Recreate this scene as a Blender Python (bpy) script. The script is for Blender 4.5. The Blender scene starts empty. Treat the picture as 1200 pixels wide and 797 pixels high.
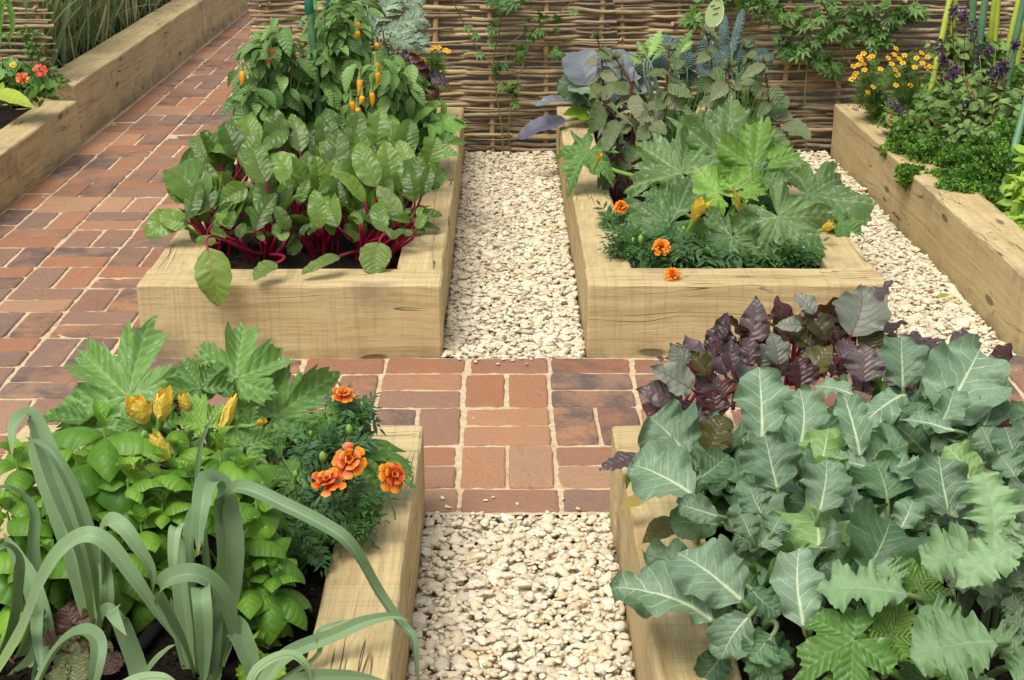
import bpy, bmesh, math, random
import numpy as np
from mathutils import Vector, Matrix
RND = random.Random(11)
NPR = np.random.default_rng(11)
SC = bpy.context.scene
COL = SC.collection
PI = math.pi
def A(*v): return np.array(v, dtype=float)
def unit(v):
    v = np.asarray(v, dtype=float); n = np.linalg.norm(v, axis=-1, keepdims=True)
    return v / np.maximum(n, 1e-9)

# ---------------------------------------------------------------- camera
CAM = A(0, 0, 1.45); FPX = 1686.0
PITCH = math.radians(20.55); YAW = math.atan2(10, FPX)
FW = A(math.sin(YAW)*math.cos(PITCH), math.cos(YAW)*math.cos(PITCH), -math.sin(PITCH))
RT = A(math.cos(YAW), -math.sin(YAW), 0)
UP = np.cross(RT, FW)
def ray(px, py): return FW*FPX + RT*(px-600) - UP*(py-398.5)
def P(px, py, Y):                      # point on the sight line at distance Y up the garden
    d = ray(px, py); return CAM + d*(Y/d[1])
def Gz(px, py, z):                     # point on the sight line at height z
    d = ray(px, py); return CAM + d*((z-CAM[2])/d[2])
def on_plane(px, py, p0, n):
    d = ray(px, py); k = np.dot(d, n)
    if abs(k) < 1e-6: return P(px, py, p0[1])
    return CAM + d*(np.dot(p0-CAM, n)/k)
def mpp(p): return float(np.dot(np.asarray(p)-CAM, FW))/FPX   # metres per photo pixel at p
cam_d = bpy.data.cameras.new('camera'); cam = bpy.data.objects.new('camera', cam_d); COL.objects.link(cam)
cam_d.sensor_width = 36; cam_d.lens = 36*FPX/1200; cam_d.clip_end = 2000; cam_d.clip_start = 0.05
cam.matrix_world = Matrix(((RT[0], UP[0], -FW[0], CAM[0]), (RT[1], UP[1], -FW[1], CAM[1]), (RT[2], UP[2], -FW[2], CAM[2]), (0, 0, 0, 1)))
SC.camera = cam

# ---------------------------------------------------------------- light
SUN_EL, SUN_AZ = 62, 215          # compass-like: where the light comes from (0 = +Y, clockwise)
w = bpy.data.worlds.new('World'); SC.world = w; w.use_nodes = True
nt = w.node_tree; nt.nodes.clear()
sky = nt.nodes.new('ShaderNodeTexSky'); sky.sky_type = 'NISHITA'; sky.sun_disc = False
sky.sun_elevation = math.radians(SUN_EL); sky.sun_rotation = math.radians(SUN_AZ)
sky.air_density = 1.0; sky.dust_density = 3.0; sky.ozone_density = 1.0
hs = nt.nodes.new('ShaderNodeHueSaturation'); hs.inputs['Saturation'].default_value = 0.35
bg = nt.nodes.new('ShaderNodeBackground'); bg.inputs['Strength'].default_value = 0.112
wo = nt.nodes.new('ShaderNodeOutputWorld')
nt.links.new(sky.outputs[0], hs.inputs['Color']); nt.links.new(hs.outputs[0], bg.inputs[0]); nt.links.new(bg.outputs[0], wo.inputs[0])
sd = bpy.data.lights.new('sun', 'SUN'); sd.energy = 1.5; sd.angle = math.radians(30); sd.color = (1, .95, .86)
so = bpy.data.objects.new('sun', sd); COL.objects.link(so)
az, el = math.radians(SUN_AZ), math.radians(SUN_EL)
so.rotation_euler = Vector((math.sin(az)*math.cos(el), math.cos(az)*math.cos(el), math.sin(el))).to_track_quat('Z', 'Y').to_euler()
so.location = (0, -4, 8)
SC.view_settings.view_transform = 'Standard'; SC.view_settings.look = 'None'
SC.view_settings.exposure = 0.82; SC.view_settings.gamma = 1; SC.view_settings.use_curve_mapping = False
SC.cycles.max_bounces = 6; SC.cycles.diffuse_bounces = 3; SC.cycles.glossy_bounces = 2; SC.cycles.transmission_bounces = 4
SC.cycles.use_adaptive_sampling = True; SC.cycles.use_denoising = True

# ---------------------------------------------------------------- object helpers
class MB:
    def __init__(s): s.V=[]; s.UV=[]; s.T=[]; s.F=[]; s.n=0
    def add(s, V, F, UV=None, tint=0.0, mat=0):
        V = np.asarray(V, float); k = len(V)
        s.V.append(V); s.UV.append(np.zeros((k, 2)) if UV is None else np.asarray(UV, float))
        s.T.append(np.full(k, tint) if np.isscalar(tint) else np.asarray(tint, float))
        if isinstance(F, np.ndarray): s.F.append((F+s.n, mat))
        else:
            by = {}
            for f in F: by.setdefault(len(f), []).append(f)
            for L in by.values(): s.F.append((np.array(L)+s.n, mat))
        s.n += k
    def build(s, name, mats, parent=None, smooth=True, loc=None):
        me = bpy.data.meshes.new(name)
        V = np.concatenate(s.V); UV = np.concatenate(s.UV); T = np.concatenate(s.T)
        if loc is not None: V = V - np.asarray(loc)
        me.vertices.add(len(V)); me.vertices.foreach_set('co', V.ravel())
        lv = np.concatenate([f.ravel() for f, m in s.F])
        tot = np.concatenate([np.full(len(f), f.shape[1]) for f, m in s.F])
        mi = np.concatenate([np.full(len(f), m) for f, m in s.F])
        st = np.concatenate([[0], np.cumsum(tot)[:-1]])
        me.loops.add(len(lv)); me.loops.foreach_set('vertex_index', lv.astype(np.int32))
        me.polygons.add(len(tot)); me.polygons.foreach_set('loop_start', st.astype(np.int32))
        me.polygons.foreach_set('loop_total', tot.astype(np.int32))
        me.polygons.foreach_set('material_index', mi.astype(np.int32))
        me.polygons.foreach_set('use_smooth', np.full(len(tot), smooth))
        uvl = me.uv_layers.new(name='UVMap'); uvl.data.foreach_set('uv', UV[lv].ravel())
        at = me.attributes.new('tint', 'FLOAT', 'POINT'); at.data.foreach_set('value', T)
        for m in (mats if isinstance(mats, (list, tuple)) else [mats]): me.materials.append(m)
        me.update(calc_edges=True); me.validate()
        o = bpy.data.objects.new(name, me); COL.objects.link(o)
        if loc is not None: o.location = loc
        if parent is not None:
            o.parent = parent
            # children keep world coordinates: parent Empties are only translated
            if loc is None: o.location = -np.asarray(parent_world(parent))
            else: o.location = np.asarray(loc) - np.asarray(parent_world(parent))
        return o
WORLD = {}
def parent_world(o):
    p = A(0, 0, 0)
    while o is not None:
        p = p + A(*o.location); o = o.parent
    return p
def tag(o, label=None, cat=None, group=None, kind=None):
    if label: o['label'] = label
    if cat: o['category'] = cat
    if group: o['group'] = group
    if kind: o['kind'] = kind
    return o
def thing(name, loc, label, cat, group=None):
    o = bpy.data.objects.new(name, None); COL.objects.link(o); o.location = loc; o.empty_display_size = .05
    return tag(o, label, cat, group)

# ---------------------------------------------------------------- geometry
_GF = {}
def gridf(nu, nv, wrap=False):
    k = (nu, nv, wrap)
    if k not in _GF:
        i = np.arange(nu-1)[:, None]; j = np.arange(nv if wrap else nv-1)[None, :]
        j2 = (j+1) % nv
        a = i*nv+j; b = i*nv+j2; c = (i+1)*nv+j2; d = (i+1)*nv+j
        _GF[k] = np.stack([a, b, c, d], -1).reshape(-1, 4)
    return _GF[k]
def catmull(pts, n):
    pts = np.asarray(pts, float)
    if len(pts) == 2: return pts[0] + (pts[1]-pts[0])*np.linspace(0, 1, n)[:, None]
    p = np.vstack([2*pts[0]-pts[1], pts, 2*pts[-1]-pts[-2]])
    seg = np.linalg.norm(np.diff(pts, axis=0), axis=1); cum = np.concatenate([[0], np.cumsum(seg)])/max(seg.sum(), 1e-9)
    out = []
    for t in np.linspace(0, 1, n):
        k = min(max(np.searchsorted(cum, t, side='right')-1, 0), len(pts)-2)
        x = (t-cum[k])/max(cum[k+1]-cum[k], 1e-9)
        a, b, c, d = p[k], p[k+1], p[k+2], p[k+3]
        out.append(.5*(2*b+(c-a)*x+(2*a-5*b+4*c-d)*x*x+(3*b-a-3*c+d)*x**3))
    return np.array(out)
def bez(p0, p1, p2, p3, n):
    t = np.linspace(0, 1, n)[:, None]
    return (1-t)**3*p0+3*(1-t)**2*t*p1+3*(1-t)*t*t*p2+t**3*p3
def tube(mb, pts, rad, ns=6, tint=0.0, mat=0, cap=None, flat=1.0, wob=0.0):
    pts = np.asarray(pts, float); n = len(pts)
    rad = np.full(n, rad) if np.isscalar(rad) else np.interp(np.linspace(0, 1, n), np.linspace(0, 1, len(rad)), rad)
    T = unit(np.gradient(pts, axis=0))
    ref = A(0, 0, 1) if abs(T[0][2]) < .8 else A(0, 1, 0)
    U = np.zeros_like(T); u = unit(np.cross(T[0], ref))
    for i in range(n):
        u = unit(u - T[i]*np.dot(u, T[i])); U[i] = u
    W = np.cross(T, U)
    a = np.linspace(0, 2*PI, ns, endpoint=False)
    r = rad[:, None]*(1+(NPR.normal(0, wob, (n, ns)) if wob else 0))
    V = pts[:, None, :]+U[:, None, :]*(np.cos(a)*r)[..., None]+W[:, None, :]*(np.sin(a)*r*flat)[..., None]
    L = np.concatenate([[0], np.cumsum(np.linalg.norm(np.diff(pts, axis=0), axis=1))])
    UV = np.stack(np.broadcast_arrays(L[:, None], (a/(2*PI))[None, :]), -1)
    mb.add(V.reshape(-1, 3), gridf(n, ns, True), UV.reshape(-1, 2), tint, mat)
    if cap is not None:
        for i, s in ((0, -1), (n-1, 1)):
            ring = V[i]; c = pts[i]+T[i]*s*rad[i]*.15
            vv = np.vstack([ring, c]); f = [(j, (j+1) % ns, ns) if s > 0 else ((j+1) % ns, j, ns) for j in range(ns)]
            mb.add(vv, f, None, tint, cap)
def sines(x, seed, k=4, f0=1.0):
    r = np.random.default_rng(seed); y = 0
    for i in range(k):
        y = y+np.sin(x*f0*(1.7**i)*(.8+.4*r.random())+r.random()*7)/(1.5**i)
    return y/2.2
PROF = {
 'chard': [(0,.08),(.04,.30),(.12,.70),(.25,.95),(.4,1),(.55,.96),(.7,.82),(.83,.6),(.93,.34),(.98,.14),(1,.01)],
 'basil': [(0,.06),(.06,.5),(.15,.82),(.3,1),(.48,1),(.65,.87),(.8,.62),(.91,.33),(.97,.12),(1,.0)],
 'kale': [(0,.07),(.05,.24),(.14,.60),(.28,.82),(.45,.98),(.6,1),(.75,.9),(.87,.68),(.95,.40),(1,.04)],
 'ovate': [(0,.05),(.08,.45),(.2,.85),(.35,1),(.5,.95),(.7,.66),(.85,.34),(.95,.11),(1,.0)],
 'lance': [(0,.1),(.15,.55),(.35,.95),(.5,1),(.7,.75),(.85,.42),(1,.0)],
 'strap': [(0,.45),(.1,.6),(.25,.9),(.5,1),(.75,.8),(.9,.45),(1,.02)],
 'leek': [(0,.55),(.08,.75),(.2,1),(.5,1),(.75,.82),(.9,.5),(1,.03)],
 'cavolo': [(0,.25),(.1,.7),(.3,.95),(.6,1),(.85,.8),(.95,.5),(1,.1)],
 'round': [(0,.1),(.08,.6),(.25,.93),(.45,1),(.65,.93),(.85,.66),(.95,.38),(1,.02)],
 'spoon': [(0,.14),(.3,.3),(.55,.7),(.75,1),(.9,.85),(1,.15)],
 'needle': [(0,.7),(.3,1),(.7,.7),(1,.05)],
 'orach': [(0,.1),(.06,.6),(.15,1),(.3,.85),(.5,.62),(.75,.36),(.9,.15),(1,0)],
}
def prof(kind, u): 
    p = np.array(PROF[kind]); return np.interp(u, p[:, 0], p[:, 1])
def blade(mb, mid, nh, hw, kind='chard', nv=9, cup=.25, fold=.15, ruf=0.0, rfreq=4, puck=0.0, npuck=7, slope=.6,
          lobe=0.0, lfreq=5, serr=0.0, sfreq=18, tint=0.0, mat=0, seed=None, umin=0.0):
    """leaf blade along the midrib curve mid; nh is the direction its upper face looks to"""
    seed = RND.randrange(1 << 30) if seed is None else seed
    r = np.random.default_rng(seed)
    mid = np.asarray(mid, float); nu = len(mid); u = np.linspace(umin, 1, nu)
    L = np.linalg.norm(np.diff(mid, axis=0), axis=1).sum()
    T = unit(np.gradient(mid, axis=0)); nh = np.broadcast_to(np.asarray(nh, float), T.shape)
    S = unit(np.cross(T, nh)); N = np.cross(S, T)
    y = np.linspace(-1, 1, nv); ay = np.abs(y)
    w = hw*prof(kind, u)
    wl = w.copy(); wr = w.copy()
    for q, ww in ((0, wl), (1, wr)):
        m = np.ones(nu)
        if lobe: 
            ph = r.random()*6; s_ = np.sin(u*lfreq*2*PI+ph+.8*np.sin(u*5+ph*2)); m += lobe*s_*np.minimum(1, u*4)
        if serr: m += serr*(.5*(np.abs(((u*sfreq+r.random()*3+.35*np.sin(u*17+r.random()*6)) % 1)-.5)*4-1)+.5*np.sin(u*sfreq*3.1+r.random()*6)*np.sin(u*sfreq*7.7))*np.minimum(1, u*6)
        m += .04*sines(u*9, r.integers(1e6))
        ww *= m
    W = np.where(y[None, :] < 0, wl[:, None], wr[:, None])
    lat = W*y[None, :]
    lift = hw*(fold*ay[None, :]*(w/hw)[:, None]+cup*(ay**2)[None, :]*(w/hw)[:, None]**2)
    side = np.where(y < 0, 0, 2.1)[None, :]
    if ruf:
        ph = r.random()*6
        lift = lift+ruf*hw*(ay**2.2)[None, :]*(np.sin(u[:, None]*rfreq*2*PI+ph+side+1.5*sines(u*6, r.integers(1e6))[:, None])+(.6 if serr else .25)*np.sin(u[:, None]*rfreq*4.3*PI+ph*2+side*2))*np.minimum(1, u*5)[:, None]
    if puck:
        t = (u[:, None]-slope*np.abs(lat)/L)*npuck+np.where(y < 0, 0, .5)[None, :]+.32*sines(u*8, r.integers(1e6))[:, None]+.25*np.sin(lat/hw*3+u[:, None]*11+r.random()*6)
        lift = lift+puck*L*np.abs(np.sin(PI*t))**.8*(np.minimum(1, ay*4)*np.maximum(0, 1-ay)**.6)[None, :]*np.minimum(1, (w/hw))[:, None]
    lift = lift+hw*.05*sines(u*7, r.integers(1e6))[:, None]*ay[None, :]
    V = mid[:, None, :]+S[:, None, :]*lat[..., None]+N[:, None, :]*lift[..., None]
    UV = np.stack([np.broadcast_to(u[:, None], lat.shape), lat/L], -1)
    mb.add(V.reshape(-1, 3), gridf(nu, nv), UV.reshape(-1, 2), tint, mat)
def palmate(mb, c, fwd, nrm, R, depth=.45, nr=9, nt=110, cup=.2, droop=.25, ruf=.05, pleat=.05, serr=.09, tint=0.0, mat=0, seed=None, gap=162, lobes=(-118,-60,0,60,118), lens=(.72,.9,1.0,.9,.72)):
    seed = RND.randrange(1 << 30) if seed is None else seed
    r = np.random.default_rng(seed)
    th = np.linspace(-gap, gap, nt); la = np.array(lobes)+r.normal(0, 5, len(lobes)); la.sort()
    xs = np.concatenate([[-gap-6], la, [gap+6]]); n = len(la)
    ph = np.interp(th, xs, np.concatenate([[-.5], np.arange(n), [n-.5]]))
    c_ = np.abs(ph-np.round(ph))*2
    ln = np.array(lens)*(1+r.normal(0, .07, n)); lenth = ln[np.clip(np.round(ph).astype(int), 0, n-1)]
    dip = (1-depth*np.clip(c_, 0, 1)**1.5)
    edge = lenth*dip*(1+serr*(np.abs(((th*.115+r.random()+.25*np.sin(th*.31)) % 1)-.5)*2-.5)+serr*.5*np.sin(th*.9+r.random()*6)*np.sin(th*.37)+.05*np.sin(th*.21+r.random()*6)*(1+c_)-.16*(1-np.minimum(1, (1-c_)*5+.0))*0)
    edge *= np.where(c_ < .12, 1+.12*(1-c_/.12), 1)
    tr = np.deg2rad(th); rr = np.linspace(0, 1, nr)**.85
    rad = rr[:, None]*edge[None, :]
    X = rad*np.cos(tr); Y = rad*np.sin(tr)
    Z = cup*rad**2-pleat*rad*np.cos(2*PI*ph)[None, :]-droop*rad**3
    p0 = r.random()*6
    Z = Z+ruf*rr[:, None]**2.5*(np.sin(th*.09+p0)+.7*np.sin(th*.19+p0*2))[None, :]
    Z = Z+.02*np.sin(X*9+p0)*np.sin(Y*8+p0*3)
    f = unit(fwd); nn = unit(nrm-f*np.dot(nrm, f)); s = np.cross(nn, f)
    V = c+R*(X[..., None]*f+Y[..., None]*s+Z[..., None]*nn)
    UV = np.stack([np.broadcast_to(ph[None, :]+2, rad.shape), rad], -1)
    mb.add(V.reshape(-1, 3), gridf(nr, nt)[:, ::-1], UV.reshape(-1, 2), tint, mat)
def tpl(fn):
    m = MB(); fn(m); F = []
    for f, mt in m.F:
        F += [tuple(x) for x in f]
    return np.concatenate(m.V), F, np.concatenate(m.UV)
def scatter(mb, T, pos, fwd, nrm, sc, tint=None, mat=0):
    V, F, UV = T; M = len(pos)
    f = unit(fwd); n = nrm-f*np.sum(nrm*f, axis=1, keepdims=True); n = unit(n); s = np.cross(n, f)
    W = pos[:, None, :]+sc[:, None, None]*(V[None, :, 0, None]*f[:, None, :]+V[None, :, 1, None]*s[:, None, :]+V[None, :, 2, None]*n[:, None, :])
    k = len(V); off = (np.arange(M)*k)
    t = np.repeat(np.zeros(M) if tint is None else tint, k)
    W = W.reshape(-1, 3); UVs = np.tile(UV, (M, 1))
    by = {}
    for q in F: by.setdefault(len(q), []).append(q)
    base = mb.n; mb.V.append(W); mb.UV.append(UVs); mb.T.append(t); mb.n += len(W)
    for L in by.values():
        Q = np.array(L); mb.F.append(((Q[None]+off[:, None, None]).reshape(-1, Q.shape[1])+base, mat))
# ---------------------------------------------------------------- materials
class NG:
    def __init__(s, name):
        s.m = bpy.data.materials.new(name); s.m.use_nodes = True; s.t = s.m.node_tree; s.t.nodes.clear()
        s.out = s.t.nodes.new('ShaderNodeOutputMaterial')
    def n(s, ty, **kw):
        nd = s.t.nodes.new(ty)
        for k, v in kw.items(): setattr(nd, k, v)
        return nd
    def link(s, a, b): s.t.links.new(a, b)
    def put(s, sock, v):
        if hasattr(v, 'is_output') or isinstance(v, bpy.types.NodeSocket): s.link(v, sock)
        elif isinstance(v, (tuple, list)) and len(v) == 3 and sock.type == 'RGBA': sock.default_value = (*v, 1)
        else: sock.default_value = v
    def m_(s, op, a, b=0.0, c=None, clamp=False):
        nd = s.n('ShaderNodeMath', operation=op, use_clamp=clamp); s.put(nd.inputs[0], a); s.put(nd.inputs[1], b)
        if c is not None: s.put(nd.inputs[2], c)
        return nd.outputs[0]
    def sm(s, x, lo, hi, to0=0.0, to1=1.0):
        nd = s.n('ShaderNodeMapRange', interpolation_type='SMOOTHSTEP'); s.put(nd.inputs[0], x)
        for i, v in enumerate((lo, hi, to0, to1)): s.put(nd.inputs[1+i], v)
        return nd.outputs[0]
    def mix(s, f, a, b, bt='MIX'):
        nd = s.n('ShaderNodeMix', data_type='RGBA', blend_type=bt); s.put(nd.inputs[0], f); s.put(nd.inputs[6], a); s.put(nd.inputs[7], b); return nd.outputs[2]
    def noise(s, vec, scale, detail=3, rough=.55, dist=0.0):
        nd = s.n('ShaderNodeTexNoise'); s.link(vec, nd.inputs['Vector']); nd.inputs['Scale'].default_value = scale
        nd.inputs['Detail'].default_value = detail; nd.inputs['Roughness'].default_value = rough; nd.inputs['Distortion'].default_value = dist
        return nd.outputs[0]
    def voro(s, vec, scale, feature='F1'):
        nd = s.n('ShaderNodeTexVoronoi', feature=feature); s.link(vec, nd.inputs['Vector']); nd.inputs['Scale'].default_value = scale; return nd.outputs[0]
    def mapp(s, vec, scale=(1,1,1), loc=None):
        nd = s.n('ShaderNodeMapping'); s.link(vec, nd.inputs[0]); nd.inputs['Scale'].default_value = scale
        if loc is not None: s.put(nd.inputs['Location'], loc)
        return nd.outputs[0]
    def obj(s): return s.n('ShaderNodeTexCoord').outputs['Object']
    def uv(s):
        nd = s.n('ShaderNodeSeparateXYZ'); tc = s.n('ShaderNodeTexCoord'); s.link(tc.outputs['UV'], nd.inputs[0]); return nd.outputs[0], nd.outputs[1], tc.outputs['UV']
    def tint(s): return s.n('ShaderNodeAttribute', attribute_name='tint').outputs['Fac']
    def orand(s): return s.n('ShaderNodeObjectInfo').outputs['Random']
    def back(s): return s.n('ShaderNodeNewGeometry').outputs['Backfacing']
    def bump(s, h, dist, st=1.0):
        nd = s.n('ShaderNodeBump'); s.put(nd.inputs['Height'], h); nd.inputs['Distance'].default_value = dist; nd.inputs['Strength'].default_value = st; return nd.outputs[0]
    def ramp(s, f, stops, interp='LINEAR'):
        nd = s.n('ShaderNodeValToRGB'); cr = nd.color_ramp; cr.interpolation = interp
        while len(cr.elements) < len(stops): cr.elements.new(.5)
        for e, (p, c) in zip(cr.elements, stops): e.position = p; e.color = (*c, 1)
        s.put(nd.inputs[0], f); return nd.outputs[0]
    def done(s, color, rough=.6, bump=None, trans=0.0, tcol=None, spec=.4, metal=0.0, coat=0.0, sheen=0.0):
        p = s.n('ShaderNodeBsdfPrincipled'); s.put(p.inputs['Base Color'], color); s.put(p.inputs['Roughness'], rough)
        p.inputs['Specular IOR Level'].default_value = spec; p.inputs['Metallic'].default_value = metal
        if coat: p.inputs['Coat Weight'].default_value = coat
        if bump is not None: s.link(bump, p.inputs['Normal'])
        res = p.outputs[0]
        if trans:
            t = s.n('ShaderNodeBsdfTranslucent'); s.put(t.inputs[0], tcol if tcol is not None else color)
            if bump is not None: s.link(bump, t.inputs['Normal'])
            mx = s.n('ShaderNodeMixShader'); s.put(mx.inputs[0], trans); s.link(res, mx.inputs[1]); s.link(t.outputs[0], mx.inputs[2]); res = mx.outputs[0]
        s.link(res, s.out.inputs[0]); return s.m

def leafmat(name, a, b, vein, under=None, veinmix=.7, mw=.012, sw=.0035, N=7, slope=.6, rough=.42, trans=.2, palm=False, blotch=None, specks=0.0,
            bumpd=.003, edge=None, spec=.4, ns=14, par=False, wear=None, basecol=None):
    g = NG(name); u, v, uvv = g.uv(); av = g.m_('ABSOLUTE', v)
    ob = g.obj(); tn = g.tint(); orn = g.orand()
    n1 = g.noise(ob, ns, 3); n2 = g.noise(ob, ns*6, 2)
    f = g.m_('ADD', g.m_('MULTIPLY', n1, .9), g.m_('ADD', g.m_('MULTIPLY', tn, .45), g.m_('MULTIPLY', g.m_('SUBTRACT', orn, .5), .55)), clamp=True)
    base = g.mix(f, a, b)
    if par:                                       # long parallel veins
        t = g.m_('FRACT', g.m_('MULTIPLY', v, par)); tri = g.m_('ABSOLUTE', g.m_('SUBTRACT', t, .5))
        side = g.sm(tri, .0, .28, 1, 0); midm = g.sm(av, 0, mw, 1, 0)
        vm = g.m_('MAXIMUM', g.m_('MULTIPLY', side, .35), midm); hgt = g.m_('SUBTRACT', g.m_('MULTIPLY', side, .4), midm)
    elif palm:
        d = g.m_('ABSOLUTE', g.m_('SUBTRACT', u, g.m_('ROUND', u)))
        md = g.m_('MULTIPLY', d, v)
        midm = g.sm(md, 0.0, mw, 1, 0)
        t = g.m_('MULTIPLY', g.m_('SUBTRACT', v, g.m_('MULTIPLY', md, 1.15)), N); tri = g.m_('ABSOLUTE', g.m_('SUBTRACT', g.m_('FRACT', t), .5))
        side = g.m_('MULTIPLY', g.sm(tri, 0, sw*N, 1, 0), g.sm(d, .5, .3, .3, 1))
        vm = g.m_('MAXIMUM', g.m_('MULTIPLY', side, .6), midm)
        hgt = g.m_('SUBTRACT', g.m_('MULTIPLY', g.m_('POWER', tri, .6), .9), g.m_('MULTIPLY', midm, .05))
    else:
        midm = g.m_('MULTIPLY', g.sm(g.m_('DIVIDE', av, g.m_('SUBTRACT', 1.12, u)), 0.0, mw, 1, 0), 1.0)
        sg = g.m_('MULTIPLY', g.m_('SIGN', v), .25)
        bend = g.m_('MULTIPLY', g.m_('SUBTRACT', n1, .5), .30)
        t = g.m_('ADD', g.m_('MULTIPLY', g.m_('ADD', g.m_('SUBTRACT', u, g.m_('MULTIPLY', av, slope)), bend), g.m_('ADD', N, g.m_('MULTIPLY', orn, 1.8))), sg)
        tri = g.m_('ABSOLUTE', g.m_('SUBTRACT', g.m_('FRACT', t), .5))
        side = g.m_('MULTIPLY', g.sm(tri, 0, sw*N, 1, 0), g.sm(av, .0, .42, 1.2, .3))
        t2 = g.voro(uvv, N*3.2, 'DISTANCE_TO_EDGE')
        net = g.sm(t2, 0, .09, 1, 0)
        vm = g.m_('MAXIMUM', g.m_('MAXIMUM', g.m_('MULTIPLY', side, .75), midm), g.m_('MULTIPLY', net, .14))
        hgt = g.m_('SUBTRACT', g.m_('ADD', g.m_('MULTIPLY', g.m_('POWER', tri, .55), .8), g.m_('MULTIPLY', g.m_('MINIMUM', t2, .25), .2)), g.m_('MULTIPLY', midm, .1))
    col = g.mix(g.m_('MULTIPLY', vm, veinmix), base, vein)
    if blotch:
        near = g.sm(g.m_('ABSOLUTE', g.m_('SUBTRACT', tri, .12)), 0, .22, 1, .1)
        bl = g.m_('MULTIPLY', g.sm(g.noise(uvv, 5.5, 4, .7), .52, .66, 0, 1), near)
        sp = g.sm(g.voro(ob, 95), .22, .32, 1, 0); sp = g.m_('MULTIPLY', sp, g.sm(g.noise(ob, 30, 2), .5, .62, 0, specks))
        col = g.mix(g.m_('MAXIMUM', g.m_('MULTIPLY', bl, .85), sp), col, blotch)
    if basecol: col = g.mix(g.sm(u, .0, .34, 1, 0), col, basecol); col = g.mix(g.m_('MULTIPLY', g.sm(u, .93, 1.0, 0, .7), g.sm(orn, .3, .6)), col, (.42, .36, .12))
    if wear:
        wm = g.sm(g.noise(ob, 22, 4, .7), .66, .72, 0, .8); col = g.mix(wm, col, wear); hole = g.sm(g.noise(ob, 22, 4, .7), .735, .745, 0, 1)
    col = g.mix(g.m_('MULTIPLY', g.sm(n2, .3, .75, 0, 1), .22), col, (0.0, 0.0, 0.0), 'MIX') if False else col
    hsv = g.n('ShaderNodeHueSaturation'); g.put(hsv.inputs['Color'], col); g.put(hsv.inputs['Value'], g.m_('ADD', .82, g.m_('ADD', g.m_('MULTIPLY', n2, .22), g.m_('MULTIPLY', tn, .16)))); col = hsv.outputs[0]
    if under: col = g.mix(g.back(), col, g.mix(g.m_('MULTIPLY', vm, .8), under, vein))
    hb = g.m_('ADD', hgt, g.m_('MULTIPLY', n2, .10))
    bp = g.bump(hb, bumpd)
    tc = g.mix(.42, col, (.40, .50, .03))
    if wear:
        res = g.done(col, rough, bp, trans, tc, spec); s0 = g.out.inputs[0].links[0].from_socket; tr = g.n('ShaderNodeBsdfTransparent'); mx = g.n('ShaderNodeMixShader'); g.put(mx.inputs[0], hole); g.link(s0, mx.inputs[1]); g.link(tr.outputs[0], mx.inputs[2]); g.link(mx.outputs[0], g.out.inputs[0]); return res
    return g.done(col, g.m_('ADD', rough-.08, g.m_('MULTIPLY', n1, .18)), bp, trans, tc, spec)
def plain(name, a, b=None, rough=.5, ns=30, trans=0.0, bumpd=.0006, spec=.4, tintmix=.5):
    g = NG(name); ob = g.obj(); n1 = g.noise(ob, ns, 3)
    f = g.m_('ADD', n1, g.m_('MULTIPLY', g.tint(), tintmix), clamp=True)
    return g.done(g.mix(f, a, b or tuple(x*1.25 for x in a)), rough, g.bump(n1, bumpd), trans, None, spec)

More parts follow.
